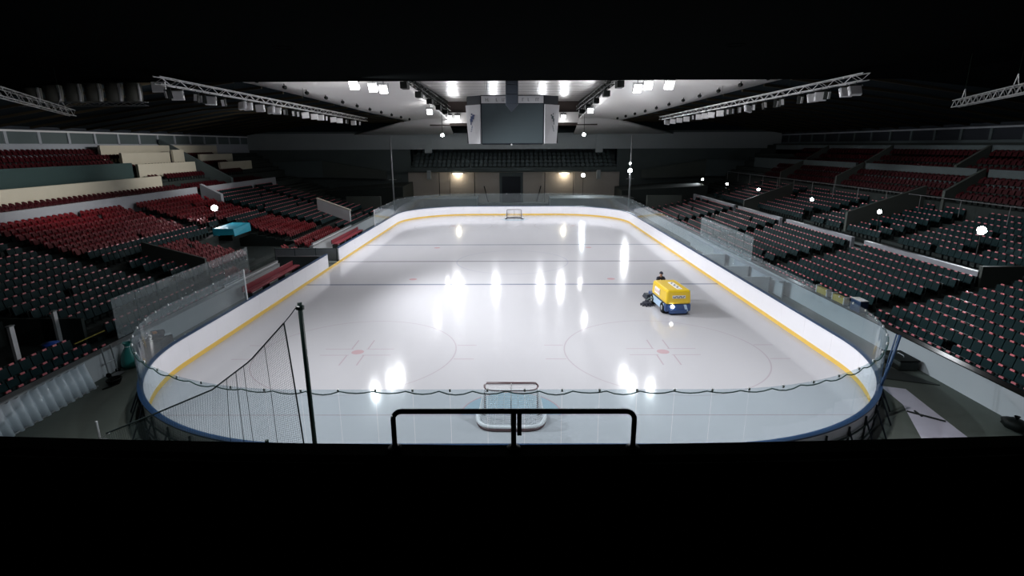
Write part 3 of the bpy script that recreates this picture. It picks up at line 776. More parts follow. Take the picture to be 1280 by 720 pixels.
# soffits: inner edge and outer edge by y
def zi(y): return 15.0-.072*(y-10.8)
OUT = [(-8, 22.0, 14.25), (2, 20.0, 13.9), (14, 18.5, 13.5), (25, 17.2, 13.1), (33, 16.2, 12.85), (39, 15.5, 12.7)]
def outx(y):
    for (ya, xa, za), (yb, xb, zb) in zip(OUT, OUT[1:]):
        if y <= yb: t = (y-ya)/(yb-ya); return xa+(xb-xa)*t, za+(zb-za)*t
    return OUT[-1][1:]
for side, nm in ((-1, 'left'), (1, 'right')):
    rows = []
    for k in range(48):
        y = -8+47*k/47; xo, zo = outx(y); r = []
        for j in range(9):
            t = j/8; x = 9.6+(xo-9.6)*t; z = zi(y)+(zo-zi(y))*t+.18*math.sin(PI*t); r.append((side*x, y, z))
        rows.append(r)
    m = MB().grid(rows)
    # flared tail down to the far wall
    xo, zo = outx(39); t1, t2 = [], []
    for j in range(9):
        t = j/8; t2.append((side*(9.4+(25-9.4)*t), 44.9, 10.9))
    m.grid([rows[-1], t2])
    o = struct(m, 'ceiling_soffit_'+nm, 'soffit', smooth=True)
    o.modifiers.new('thick', 'SOLIDIFY').thickness = .12
    # dark fascia between soffit and flat ceiling
    struct(MB().grid([[(side*9.55, -8+6*k, zi(-8+6*k)), (side*9.55, -8+6*k, 15.5)] for k in range(9)]), 'trim_%d' % (3 if side < 0 else 4), 'black')
    # dark roof over the stands
    rows = [[(side*outx(y)[0], y, outx(y)[1]+.02), (side*30, y, 12.85), (side*42.2, y, 11.0)] for y in [-8+53*k/20 for k in range(21)]]
    o = struct(MB().grid(rows), 'ceiling_'+nm, 'roof'); o.modifiers.new('thick', 'SOLIDIFY').thickness = .15
    for k in range(16):
        y = -4+3.2*k
        m = MB(); P = [(side*outx(y)[0], outx(y)[1]), (side*30, 12.85), (side*42, 11.0)]
        for (xa, za), (xb, zb) in zip(P, P[1:]):
            m.hexa([(xa, y-.12, za-.3), (xb, y-.12, zb-.3), (xb, y+.12, zb-.3), (xa, y+.12, za-.3)], [(xa, y-.12, za-.05), (xb, y-.12, zb-.05), (xb, y+.12, zb-.05), (xa, y+.12, za-.05)])
        struct(m, 'ceiling_rib', 'rib')
struct(MB().b2((-9.6, -8, 15.4), (9.6, 41, 15.6)), 'ceiling', 'flatceil')
m = MB()
for y in range(-4, 41, 3): m.b2((-9.5, y-.02, 15.385), (9.5, y+.02, 15.4))
struct(m, 'ceiling_joint', 'darkgrey')
# far cross beam: dark recess above, pale band below
struct(MB().b2((-13, 40.95, 13.8), (13, 41.3, 15.6)), 'ceiling_recess_far', 'brown')
struct(MB().b2((-12.5, 40.6, 12.35), (12.5, 41.0, 13.85)), 'ceiling_band_far', 'soffit')
struct(MB().b2((-12.5, 41.0, 12.0), (12.5, 45, 12.35)), 'ceiling_under_far', 'brown')
# added low black deck over the near half, keeps the top of view dark
DZ = 12.97
m = MB().b2((-24, -48, DZ), (24, -8, DZ+.35))
for side in (-1, 1): m.hexa([(side*24, -48, DZ), (side*42.2, -48, 11.0), (side*42.2, -8, 11.0), (side*24, -8, DZ)], [(side*24, -48, DZ+.35), (side*42.2, -48, 11.35), (side*42.2, -8, 11.35), (side*24, -8, DZ+.35)])
struct(m, 'ceiling_near_added', 'deck')
struct(MB().b2((-24, -8.2, DZ+.3), (24, -7.95, 16)), 'ceiling_bulkhead_added', 'deck')

# ------------------------------------------------------------------ far end
struct(MB().b2((-17, 45.6, 0), (17, 46, 5.4)), 'wall_far', 'beige')
m = MB().b2((-42, 45.2, 5.0), (-16.5, 46, 11.3)).b2((16.5, 45.2, 5.0), (42, 46, 11.3))
m.b2((-42, 45.8, 0), (-17, 46.0, 5)).b2((17, 45.8, 0), (42, 46.0, 5))
struct(m, 'wall_far_corner', 'corner')
struct(MB().b2((-42, 44.9, 8.55), (42, 45.3, 11.0)), 'trim_far_beam', 'beam')
struct(MB().b2((-16.5, 44.6, 5.2), (16.5, 45.0, 5.75)), 'trim_far_balcony', 'corner')
m = MB()
for i in range(6): m.b2((-16.5, 45+.9*i, 5.0), (16.5, 45.9+.9*i, 5.5+.55*i))
struct(m, 'terrace_far', 'corner')
struct(MB().b2((-17, 50.4, 0), (17, 50.7, 12)), 'wall_far_back', 'darkgrey')
far = []
for i in range(6):
    for k in range(43):
        x = -15.6+.74*k
        far.append((0, x, 45.45+.9*i, 5.5+.55*i, -PI/2))
mass('far_seat_rows', far, ['farseat', 'farseat', 'farseat', 'frame'], 'dark grey seats in the upper bank at the far end')
for x in (-13.5, 13.5):
    slab((x-.55, 44.8, 8.0), (x+.55, 45.4, 11.0), 'column_far', 'beam')
    slab((x-.3, 44.5, 3.9), (x+.3, 45.1, 5.3), 'column_far_foot', 'beam')
slab((-2.3, 45.4, 0), (1.5, 45.62, 4.9), 'trim_far_portal', 'darkgrey')
slab((-1.9, 45.3, 0), (1.1, 45.42, 4.3), 'door_1', 'navy')
for i, (x, w) in enumerate(((-12, .06), (-6.3, .06), (5.0, .06), (-10.3, .04), (9.6, .04))):
    t = thing('drain_pipe', f"dark vertical pipe on the beige far wall, {ordinal(i+1)} listed" , 'pipe', (x, 45.44, 0))
    t['label'] = ['dark vertical pipe left of the left wall lamp at the far end', 'dark vertical pipe between left wall lamp and far doorway', 'dark vertical pipe right of the far doorway', 'thin vertical pipe just below the left wall lamp', 'thin vertical pipe beside the right wall lamp'][i]
    MB().tube([(0, 0, .1), (0, 0, 4.9)], w, 8).build('pipe_run', 'navy', t); MB().b2((-.12, -.05, 3.6), (.12, .06, 3.7)).build('bracket', 'steel', t)
for x, lab in ((-9.0, 'lit warm tube lamp on the far wall, left of the doorway'), (8.1, 'lit warm tube lamp on the far wall, right of the doorway')):
    t = thing('wall_lamp', lab, 'lamp', (x, 45.3, 4.72)); MB().b2((-.9, -.05, .04), (.9, .3, .16)).build('housing', 'white', t); MB().b2((-.8, -.08, -.06), (.8, .02, .06)).build('tube', 'tube', t)
    l = bpy.data.lights.new('wall_lamp_light', 'POINT'); l.energy = 110; l.color = (1, .82, .6); l.shadow_soft_size = .4
    o = bpy.data.objects.new('wall_lamp_light', l); C.objects.link(o); o.location = (x, 44.9, 4.5)
# two tilted dark boards beside the far doorway
for s, lab in ((-1, 'dark tilted board leaning left of the far doorway'), (1, 'dark tilted board leaning right of the far doorway')):
    t = thing('leaning_board', lab, 'board', (-.2+s*4.2, 44.3, 0))
    MB().box((0, 0, 1.6), (.12, .6, 2.6), rotm('Y', s*.25)).build('panel', 'black', t); MB().tube([(0, .3, 0), (s*-.3, .3, 1.4)], .04, 6).build('prop', 'steel', t)
# dark low stand bank behind the far glass
m = MB().b2((-17, 33.5, 0), (-5.2, 38, 1.9)).b2((5.2, 33.5, 0), (17, 38, 1.9)).b2((-5.2, 36.5, 0), (5.2, 38, .9))
struct(m, 'terrace_far_low', 'concrete')
m = MB()
for x in (-22, 22): m.hexa([(x-6, 38, 0), (x+6, 36, 0), (x+6, 44, 0), (x-6, 44, 0)], [(x-6, 38, 2.6), (x+6, 36, 3.4), (x+6, 44, 3.6), (x-6, 44, 2.8)])
struct(m, 'terrace_far_corner', 'concrete')
# sloping parapets in the far corners
for s in (-1, 1):
    struct(MB().hexa([(s*20.2, 44.3, 4.0), (s*30.3, 44.3, 4.3), (s*30.3, 44.6, 4.3), (s*20.2, 44.6, 4.0)], [(s*20.2, 44.3, 5.25), (s*30.3, 44.3, 6.9), (s*30.3, 44.6, 6.9), (s*20.2, 44.6, 5.25)]), 'parapet_far_corner', 'divider')
    struct(MB().hexa([(s*30.3, 44.2, 4.3), (s*38.2, 44.2, 4.2), (s*38.2, 44.6, 4.2), (s*30.3, 44.6, 4.3)], [(s*30.3, 44.2, 6.9), (s*41, 44.2, 6.5), (s*41, 44.6, 6.5), (s*30.3, 44.6, 6.9)]), 'parapet_far_corner_high', 'darkgrey')
for s in (-1, 1):
    slab((s*21.0-2.4, 32.9, 0), (s*21.0+2.4, 33.4, 2.3), 'wall_far_low', 'divider')

# tall poles at the far corners
for x, lab in ((-16.3, 'tall grey pole behind the far left corner of the rink'), (15.7, 'tall grey pole behind the far right corner carrying a floodlight')):
    t = thing('tall_pole', lab, 'pole', (x, 31, -.03)); MB().tube([(0, 0, 0), (0, 0, 10.3)], .13, 12, r2=.09).build('shaft', 'steel', t, smooth=True)
    MB().lathe([(.13, 0), (.3, 0), (.3, .05), (.14, .09)], n=14).build('base_plate', 'steel', t)
    MB().b2((-.5, -.05, 4.7), (.5, .05, 4.78)).build('cross_arm', 'steel', t)
    MB().lathe([(.09, 10.3), (.12, 10.32), (.0, 10.42)], n=12).build('cap', 'steel', t)

# ------------------------------------------------------------------ lamps
def floodlight(loc, aim, r, label, group=None, pole=None, mat_='star'):
    """round floodlight whose face looks along aim; optional stand down to height pole"""
    t = thing('floodlight', label, 'floodlight', loc, group=group)
    d = (Vector(aim)-Vector(loc)).normalized(); q = Vector((0, 0, 1)).rotation_difference(d).to_matrix()
    def L(prof, n=16):
        m = MB().lathe(prof, n=n); m.v = [tuple(q @ Vector(p)) for p in m.v]; return m
    L([(0, -.9*r), (.5*r, -.9*r), (.85*r, -.35*r), (1.08*r, 0), (1.08*r, .08*r), (1.0*r, .08*r)]).build('housing', 'black', t, smooth=True)
    L([(0, .03*r), (1.0*r, .03*r)]).build('lens', mat_, t)
    MB().tube([(-1.15*r, 0, 0), (-1.15*r, 0, -.9*r), (0, 0, -1.2*r), (1.15*r, 0, -.9*r), (1.15*r, 0, 0)], .12*r, 6).build('yoke', 'frame', t)
    if pole is not None:
        z = pole-loc[2]
        MB().tube([(0, 0, -1.2*r), (0, 0, z+.02 if z < 0 else z)], .035, 8).build('pole', 'frame', t)
        if z < 0:
            for k in range(3):
                a = 2*PI*k/3; MB().tube([(0, 0, z+.5), (.3*math.cos(a), .3*math.sin(a), z+.02)], .02, 6).build('leg', 'frame', t)
    return t
def floor_right(x):
    z = 0
    for a, b in ROWS[1]:
        if x >= a-.45: z = b
    return z
def floor_left(x):
    z = 0
    for a, b in ROWS[-1]:
        if x >= a-.45: z = b
    return z
RL = [(-10.5, 'nearest'), (-1.0, 'second nearest'), (8.9, 'third nearest'), (20.6, 'third farthest'), (30.2, 'second farthest'), (40.0, 'farthest')]
for i, (y, w) in enumerate(RL):
    big = .24 if i == 0 else .15
    floodlight((28.5, y, 4.05), CAM if i < 2 else (6, -20, 3), big, f'lit floodlight on a tripod in the right stand, {w} of six', 'floodlights in the right stand', floor_right(28.5))
    spot('stand_light', (28.2, y, 4.1), (8, y-8, 0), 900 if i == 0 else 600, 110, 1, .15, (.9, .95, 1))
floodlight((-27.5, 6.7, 3.67), CAM, .26, 'bright floodlight on a tripod in the red seats of the left stand', pole=floor_left(27.5))
spot('stand_light_left', (-27.2, 6.5, 3.8), (-8, -8, 0), 220, 120, 1, .15, (.95, .96, 1))
floodlight((10.98, 44, 4.5), CAM, .28, 'bright floodlight on a stand beside the right wall lamp at the far end', pole=0)
floodlight((15.58, 30.7, 5.8), CAM, .26, 'bright floodlight clamped to the tall pole at the far right corner')
floodlight((15.55, 30.72, 6.75), (10, -40, 6), .13, 'small lit lamp above the bright floodlight on the right pole')
spot('far_light', (15.3, 30.4, 5.8), (2, 0, 0), 2500, 120, 1, .2, (.95, .97, 1)); spot('far_light', (10.98, 43.6, 4.5), (6, 10, 0), 2500, 110, 1, .2, (.95, .97, 1))

def panel_lamp(loc, label, w=.85, h=.7, tilt=-.95, rz=0, group='lit floodlights under the white soffits'):
    t = thing('ceiling_floodlight', label, 'floodlight', loc, rz, group)
    r = rotm('X', tilt)
    def bx(lo, hi):
        m = MB().b2(lo, hi); m.v = [tuple(r @ Vector(p)) for p in m.v]; return m
    bx((-w/2, -h/2, 0), (w/2, h/2, .28)).build('housing', 'steel', t, bevel=.02)
    bx((-w/2+.05, -h/2+.05, -.02), (w/2-.05, h/2-.05, .0)).build('lens', 'lamp', t)
    MB().tube([(-w/2-.05, 0, .1), (-w/2-.05, .1, .5), (w/2+.05, .1, .5), (w/2+.05, 0, .1)], .025, 6).build('bracket', 'frame', t)
    MB().tube([(0, .1, .5), (0, .1, .9)], .03, 6).build('hanger', 'frame', t)
    return t
PL = [((-13.0, 3.9, 13.95), 'lit square floodlight under the left soffit, nearest the viewer'), ((-12.1, 6.5, 14.0), 'lit square floodlight under the left soffit, left one of the close pair'), ((-11.5, 7.9, 14.0), 'lit square floodlight under the left soffit, right one of the close pair'),
      ((11.25, 8.3, 14.0), 'lit square floodlight under the right soffit, left one of the close pair'), ((11.55, 5.6, 14.0), 'lit square floodlight under the right soffit, right one of the close pair'), ((13.2, 5.0, 13.95), 'lit square floodlight under the right soffit, nearest the viewer'),
      ((-9.9, 24.1, 13.0), 'lit square floodlight at the far end of the left soffit'), ((9.16, 24.0, 13.05), 'lit square floodlight at the far end of the right soffit'),
      ((-9.45, 40.35, 13.13), 'lit lamp on the far white ceiling band, left of the pair'), ((-8.27, 40.35, 13.13), 'lit lamp on the far white ceiling band, right of the pair'), ((7.36, 40.35, 13.17), 'lit lamp on the far white ceiling band, right of the scoreboard'),
      ((-2.9, 40.35, 13.15), 'lit lamp on the far ceiling band hidden behind the left half of the scoreboard'), ((4.2, 40.35, 13.15), 'lit lamp on the far ceiling band hidden behind the right half of the scoreboard')]
for (p, lab) in PL: panel_lamp(p, lab, .78 if p[1] < 20 else .7, .8 if p[1] < 20 else .7)
for (p, lab) in PL:                                     # spill of the lamps onto the soffit around them
    l = bpy.data.lights.new('lamp_spill', 'POINT'); l.energy = 170 if p[1] < 20 else 90 if p[1] < 30 else 40; l.shadow_soft_size = .15
    o = bpy.data.objects.new('lamp_spill', l); C.objects.link(o); o.location = (p[0], p[1]-.75, p[2]-.55)
for x, lab in ((-9.75, 'bright round lamp hanging left of the scoreboard before the far beam'), (9.7, 'bright round lamp hanging right of the scoreboard before the far beam')):
    floodlight((x, 34, 10.52), (0, -10, 3), .22, lab, pole=zi(34)-.06)

# light on the ice
KEY = .63
def ice_spot(x, y, z, tx, ty, p, size=125, rad=.2): spot('ice_light', (x, y, z), (tx, ty, 0), p*KEY, size, .8, rad)
for y, pl, pr in ((-10, 24000, 700), (-20, 6800, 4000), (-28, 6000, 6200)):
    ice_spot(-9, y, 12.7, 6.5 if y == -10 else -2.5, y-1 if y == -10 else y+.5, pl, 108 if y == -10 else 125); ice_spot(9, y, 12.7, 3.5, y+.5, pr)
for x, y, p in ((-13.0, 3.6, 5000), (-12.1, 6.2, 5000), (-11.5, 7.6, 5000), (13.2, 4.7, 3700), (11.55, 5.3, 3700), (11.25, 8.0, 3700)):
    ice_spot(x, y, 13.4, -4 if x < 0 else 4.5, y-2+.0, p)
ice_spot(-9.5, 23.7, 12.5, -4, 22, 12500); ice_spot(9.5, 23.7, 12.5, 4.5, 22, 11500)
for x in (-8.9, -2.9, 4.2, 7.4): ice_spot(x, 40.0, 12.6, x*.6, 22, 1900, rad=.1)
for y in (-10, -20, -28):                       # added cans for the unseen lamps over the near half
    for x in (-9, 9):
        t = thing('added_downlight', 'added downlight can in the added near black ceiling', 'downlight', (x, y, DZ), group='added downlights in the near black ceiling')
        MB().lathe([(.35, -.02), (.38, -.02), (.38, 0), (.35, 0), (.35, -.02)], n=16).build('can', 'deck', t)

for y in (-6, 13): spot('added_stand_wash', (-18.2, y, 11.75), (-40, y+3, 9.0), 5600, 58, .8, .2, (1, .97, .93))  # added wash that brightens the upper left stand; no lit fixture here
# downlights (small dark spots) along the outer edge of the soffits
for side, nm in ((-1, 'left'), (1, 'right')):
    for i in range(12):
        y = -4+3.6*i; xo, zo = outx(y); x = xo-1.4; z = zo+.16*1.4*.6
        t = thing('soffit_spotlight', f'small dark spotlight under the {nm} white soffit, {ordinal(i+1)} from the near end', 'spotlight', (side*x, y, z), group=f'small spotlights under the {nm} soffit')
        MB().tube([(0, 0, .15), (0, 0, -.12)], .04, 6).build('stem', 'black', t)
        m = MB().lathe([(0, -.2), (.1, -.2), (.15, .0), (.16, .2), (.13, .2), (.1, .05), (0, .05)], n=12, axis='Y'); m.v = [(p[0], p[1], p[2]-.22) for p in m.v]; m.build('lamp_body', 'black', t)

# lattice truss
def truss_mesh(a, b, w=.35, h=.35, n=20, r=.03):
    a, b = Vector(a), Vector(b); d = (b-a).normalized(); u = d.cross(Vector((0,0,1))).normalized()*w/2; v = Vector((0,0,1))*h/2
    ch = MB(); cs = [u+v, -u+v, -u-v, u-v]
    for c in cs: ch.tube([a+c, b+c], r, 6)
    lace = MB()
    for i in range(n):
        p, q = a+(b-a)*i/n, a+(b-a)*(i+1)/n
        for k in range(4):
            c0, c1 = cs[k], cs[(k+1) % 4]
            lace.tube([p+c0, q+c1] if i % 2 else [p+c1, q+c0], r*.6, 4)
    return ch, lace
def truss(a, b, label, n=20, w=.35, h=.35, r=.03, m='alu', name='lighting_truss'):
    t = thing(name, label, 'truss', a)
    ch, la = truss_mesh((0,0,0), Vector(b)-Vector(a), w, h, n, r)
    ch.build('chord', m, t); la.build('lacing', m, t); return t
for side, nm in ((-1, 'left'), (1, 'right')):
    X = side*18.0
    T = truss((X, -14, 12.45), (X, 26, 12.25), f'long aluminium truss carrying a row of lamps on the {nm} side', 50)
    for y in (-6, 6, 16, 25): MB().tube([(0, y+14, .2), (0, y+14, 2.2 if y > -8 else .6)], .015, 5).build('hanger_cable', 'blackmatt', T)
    rnd = random.Random(3+side)
    ys = [-13.2, -12.4, -10.6, -9.9, -9.1, -7.6, -5.2, -4.4, -2.6, -.8, .2, 1.8, 3.4, 4.4, 6.0, 8.2, 9.8, 11.5, 13.5, 15.5, 18.0, 20.5, 23.0]
    for i, y in enumerate(ys):
        z = 12.45-.2*(y+14)/40-.28
        wide = rnd.random() < .6
        t = thing('truss_lamp', f'unlit {"square" if wide else "slim"} lamp under the {nm} truss, {ordinal(i+1)} from the near end', 'lamp', (X, y, z), 0, f'unlit lamps under the {nm} truss')
        tl = rotm('X', rnd.uniform(-.5, .25)) @ rotm('Z', rnd.uniform(-.5, .5))
        w, h, d = (.62, .50, .2) if wide else (.24, .46, .3)
        def rb(lo, hi):
            m = MB().b2(lo, hi); m.v = [tuple(tl @ Vector(p)+Vector((0, 0, -.33))) for p in m.v]; return m
        rb((-w/2, -d/2+.02, -h/2), (w/2, d/2, h/2)).build('housing', 'black' if not wide else 'white', t, bevel=.02)
        rb((-w/2+.04, -d/2-.01, -h/2+.04), (w/2-.04, -d/2+.02, h/2-.04)).build('face', 'lens', t)
        MB().tube([(-w/2-.04, 0, -.33), (-w/2-.04, 0, -.02), (w/2+.04, 0, -.02), (w/2+.04, 0, -.33)], .015, 5).build('yoke', 'frame', t)
        MB().tube([(0, 0, -.02), (0, 0, .12)], .02, 5).build('clamp', 'frame', t)
for a, b, lab in (((-15.2, -27.2, 10.95), (-23.9, -12.4, 10.95), 'pale truss slanting across the dark roof at the upper left'), ((17.3, -24.2, 10.95), (20.9, -16.4, 10.95), 'pale truss slanting across the dark roof at the upper right')):
    T = truss(a, b, lab, 22, .28, .30, .022); d = Vector(b)-Vector(a)
    for k in (.15, .85):
        p = d*k; q = p+Vector((-.05, 0, .55))
        MB().tube([p+Vector((-.12, -.2, .12)), q], .02, 5).tube([p+Vector((.02, .2, .12)), q], .02, 5).build('hanger', 'alu', T); MB().tube([q, q+Vector((0, 0, 1.47))], .012, 5).build('cable', 'blackmatt', T)
# hanging drums at the upper left
DR = [-28.3, -27.05, -25.85, -24.65, -23.45, -22.3]
for i, x in enumerate(DR):
    t = thing('hanging_drum', f'dark hanging drum with painted lit edge at the upper left, {ordinal(i+1)} from the left', 'drum', (x, -9.5, 11.75), group='row of drums hanging at the upper left')
    MB().lathe([(0, 0), (.36, 0), (.42, .06), (.45, .5), (.45, 1.02), (0, 1.02)], n=24).build('drum_body', 'drum', t, smooth=True)
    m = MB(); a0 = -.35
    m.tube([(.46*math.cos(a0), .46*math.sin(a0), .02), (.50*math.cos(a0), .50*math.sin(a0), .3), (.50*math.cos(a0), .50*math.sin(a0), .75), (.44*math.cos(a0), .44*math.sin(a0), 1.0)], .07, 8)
    m.build('lit_edge_strip', 'lens', t, smooth=True)  # pale strip stands for light catching the drum's right edge
truss((-29.2, -9.5, 11.62), (-21.6, -9.5, 11.62), 'grey truss under the row of hanging drums', 14, .25, .2, .025, 'steel')
t = thing('white_panel', 'white square panel hanging right of the drums at the upper left', 'panel', (-21.3, -8.6, 12.35))
MB().b2((-.42, -.06, 0), (.42, .06, .6)).build('face', 'lens', t, bevel=.02); MB().tube([(0, 0, .6), (0, 0, .75)], .03, 6).build('hanger', 'frame', t)

# steelwork along the inner edge of the soffits
for side, nm in ((-1, 'left'), (1, 'right')):
    truss((side*9.2, -6, 15.15), (side*9.2, 38, 14.2), f'black roof truss along the inner edge of the {nm} soffit', 44, .45, .5, .05, 'black', 'roof_truss')
    for i in range(5):
        y = 6+7*i
        t = thing('cable_box', f'black box hung on the {nm} roof truss, {ordinal(i+1)} from the near end', 'box', (side*9.2, y, 14.12-.0216*(y+6)), group=f'black boxes on the {nm} roof truss')
        MB().b2((-.3, -.6, 0), (.3, .6, .55)).build('box_body', 'black', t, bevel=.03); MB().tube([(0, 0, .55), (0, 0, .8)], .04, 6).build('hook', 'frame', t)

# ------------------------------------------------------------------ scoreboard
sb = thing('scoreboard', 'hanging video cube with grey unlit screen and white side panels', 'scoreboard', (0.06, 0, 0))
for rz in (0, PI):
    R = rotm('Z', rz)
    def bb(lo, hi, name, m, par=sb, **k):
        q = MB().b2(lo, hi); q.v = [tuple(R @ Vector(p)) for p in q.v]; return q.build(name, m, par, **k)
    bb((-2.27, -2.5, 9.25), (2.27, -2.3, 12.62), 'cabinet', 'navy')
    bb((-2.2, -2.53, 9.3), (2.2, -2.5, 12.02), 'screen', 'screen')
    hp = bb((-2.22, -2.54, 12.06), (2.22, -2.5, 12.55), 'header_panel', 'white')
    m = MB()
    for x in (-1.9, -1.75, -1.15, -.72, -.6, .72, 1.12, 1.68, 1.82):
        m.box((x, -2.545, 12.3), (.05, .008, .22)); m.box((x+.05, -2.545, 12.3+random.choice((-.09, 0, .09))), (.09, .008, .04))
    m.v = [tuple(R @ Vector(p)) for p in m.v]; m.build('lettering', 'steel', hp)
for s in (-1, 1):
    for e in (-1, 1):
        a, b = Vector((s*2.3, e*2.5, 0)), Vector((s*3.4, e*1.55, 0)); n = Vector((b.y-a.y, a.x-b.x, 0)).normalized()
        if n.x*s < 0: n = -n
        q0 = [a+n*.06, b+n*.06, b-n*.1, a-n*.1]
        MB().hexa([(*p[:2], 9.27) for p in (q0[0], Vector((s*3.22, e*1.55, 0))+n*.06, Vector((s*3.22, e*1.55, 0))-n*.1, q0[3])], [(*p[:2], 11.98) for p in q0]).build('side_panel', 'white', sb)
        MB().hexa([(*p[:2], 11.98) for p in (a, b*.98, b*.7, a*.9)], [(*p[:2], 12.6) for p in (a, b*.98, b*.7, a*.9)]).build('top_box', 'navy', sb)
        if e < 0:                                       # blue emblem with a line of script under it
            m = MB(); mid = a*.48+b*.52; u = (b-a).normalized()
            for k, (du, z, w, h) in enumerate(((-.12, 11.25, .22, .10), (0, 11.1, .34, .22), (.1, 10.92, .26, .22), (.14, 10.72, .1, .24), (.06, 11.34, .12, .1))):
                if s > 0: w *= .55
                c = mid+u*du*(1 if s < 0 else 1)+n*.075; m.box((c.x, c.y, z), (w, .012, h), rotm('Z', math.atan2(u.y, u.x)))
            for k in range(5):
                c = mid+u*(.02+.03*k)+n*.075; m.box((c.x, c.y, 10.5-.09*k), (.09, .012, .05), rotm('Z', math.atan2(u.y, u.x)))
            m.build('emblem', 'ink' if s < 0 else 'darkgrey', sb)
MB().b2((-2.2, -2.3, 9.2), (2.2, 2.3, 9.3)).build('underside', 'navy', sb); MB().b2((-2.2, -2.3, 12.5), (2.2, 2.3, 12.6)).build('roof_plate', 'navy', sb)
for s in (-1, 1):
    MB().b2((s*3.3-.05, -1.5, 9.3), (s*3.3+.05, 1.5, 12.5)).build('end_screen', 'navy', sb)
for x in (-2, 2):
    for y in (-1.5, 1.5): MB().tube([(x, y, 12.55), (x, y, 15.38)], .02, 5).build('cable', 'steel', sb)
MB().lathe([(0, -.08), (.08, 0), (0, .08)], (-.06, -2.5, 9.2), 8).build('marker_lamp', 'white', sb)
t = thing('speaker_column', 'dark hanging column with pointed foot in front of the scoreboard', 'loudspeaker', (.05, -6, 0))
for i in range(6): MB().b2((-.41, -.35, 11.75+.6*i), (.41, .35, 12.33+.6*i)).build('speaker_box', 'navy', t, bevel=.03)
MB().hexa([(-.06, -.1, 11.3), (.06, -.1, 11.3), (.06, .1, 11.3), (-.06, .1, 11.3)], [(-.41, -.35, 11.75), (.41, -.35, 11.75), (.41, .35, 11.75), (-.41, .35, 11.75)]).build('pointed_foot', 'navy', t)
MB().tube([(0, 0, 15.3), (0, 0, 15.4)], .05, 6).build('hook', 'steel', t)

# ------------------------------------------------------------------ benches, boxes and clutter beside the rink
def bench(x, y0, y1, label):
    t = thing('player_bench', label, 'bench', (x, (y0+y1)/2, -.03)); L = (y1-y0)/2
    MB().b2((-.2, -L, .60), (.2, L, .72)).build('seat', 'bench', t, bevel=.03); MB().b2((-.36, -L, .66), (-.3, L, 1.02)).build('backrest', 'bench', t, bevel=.02)
    k = int(L)
    for i in range(k+1):
        y = -L+.2+(2*L-.4)*i/k; MB().b2((-.34, y-.03, 0), (.15, y+.03, .60)).build('leg', 'frame', t)
    MB().b2((.5, -L, .05), (.9, L, .35)).build('foot_step', 'darkgrey', t)
bench(-15.9, -11.8, -4.2, 'long red bench behind the left boards, near side of the passage')
bench(-15.9, 4.6, 13.0, 'long red bench behind the left boards, far side of the passage')
for x, ya, yb, lab in ((-17.0, -12.2, -5.0, 'white wall panel behind the nearer red bench'), (-17.0, 2.0, 13.2, 'white wall panel behind the farther red bench')):
    t = thing('bench_wall', lab, 'panel', (x, (ya+yb)/2, -.03)); L = (yb-ya)/2
    MB().b2((-.05, -L, 0), (.05, L, 1.15)).build('panel', 'white', t); MB().b2((-.09, -L, 1.15), (.09, L, 1.2)).build('top_rail', 'steel', t)
# second glass screens behind the benches
for x, ya, yb, n, lab in ((-17.15, -21.0, -8.8, 8, 'clear glass screen along the front of the left stand'), (17.0, -5.5, 5.5, 7, 'clear glass screen behind the boxes on the right side')):
    t = thing('spectator_screen', lab, 'glass screen', (x, 0, 0))
    x_ = -.0
    for i in range(n):
        a, b = ya+(yb-ya)*i/n, ya+(yb-ya)*(i+1)/n
        MB().b2((-.006, a+.01, 1.02), (.006, b-.01, 2.85)).build('glass_pane', 'haze', t); MB().b2((-.012, b-.012, 1.02), (.012, b+.012, 2.86)).build('post', 'darkgrey', t)
# penalty boxes on the right
for i, (ya, yb, lab) in enumerate(((-2.6, -.2, 'white penalty box front farthest along the right boards'), (-6.9, -4.4, 'white penalty box front in the middle of the right boards'), (-10.0, -7.4, 'white penalty box front nearest along the right boards'))):
    t = thing('penalty_box', lab, 'box', (15.4, (ya+yb)/2, -.03)); L = (yb-ya)/2
    MB().b2((-.9, -L, 0), (.9, -L+.08, 1.1)).build('side_panel', 'white', t); MB().b2((.85, -L, 0), (.93, L, 1.1)).build('back_panel', 'parapet', t)
    MB().b2((.3, -L+.1, .4), (.8, L-.1, .48)).build('seat', 'white', t); MB().b2((.35, -L+.15, 0), (.42, L-.15, .4)).build('seat_support', 'steel', t)
t = thing('counter', 'long pale counter behind the penalty boxes on the right', 'counter', (16.6, -2, -.03))
MB().b2((-.2, -9, 1.0), (.2, 9, 1.06)).build('worktop', 'parapet', t); MB().b2((.05, -9, 0), (.12, 9, 1.0)).build('front', 'greywall', t)
# yellow and blue boxes on the front of the right stand
for i, (y, lab) in enumerate(((-13.9, 'yellow box on the right front wall, farther of the two'), (-15.5, 'yellow box on the right front wall, nearer of the two'))):
    t = thing('advert_box', lab, 'box', (17.5, y, 1.0)); MB().b2((-.12, -.5, .02), (.12, .5, .36)).build('body', 'ochre', t, bevel=.02); MB().b2((-.14, -.56, 0), (.14, -.5, .42)).build('end_cap', 'white', t); MB().b2((-.14, .5, 0), (.14, .56, .42)).build('end_cap', 'white', t)
t = thing('monitor_box', 'dark blue box beside the yellow boxes on the right front wall', 'box', (17.5, -17.1, 1.0)); MB().b2((-.2, -.4, .02), (.2, .4, .6)).build('body', 'cap', t, bevel=.02); MB().b2((-.22, -.42, .6), (.22, .42, .64)).build('lid', 'steel', t)
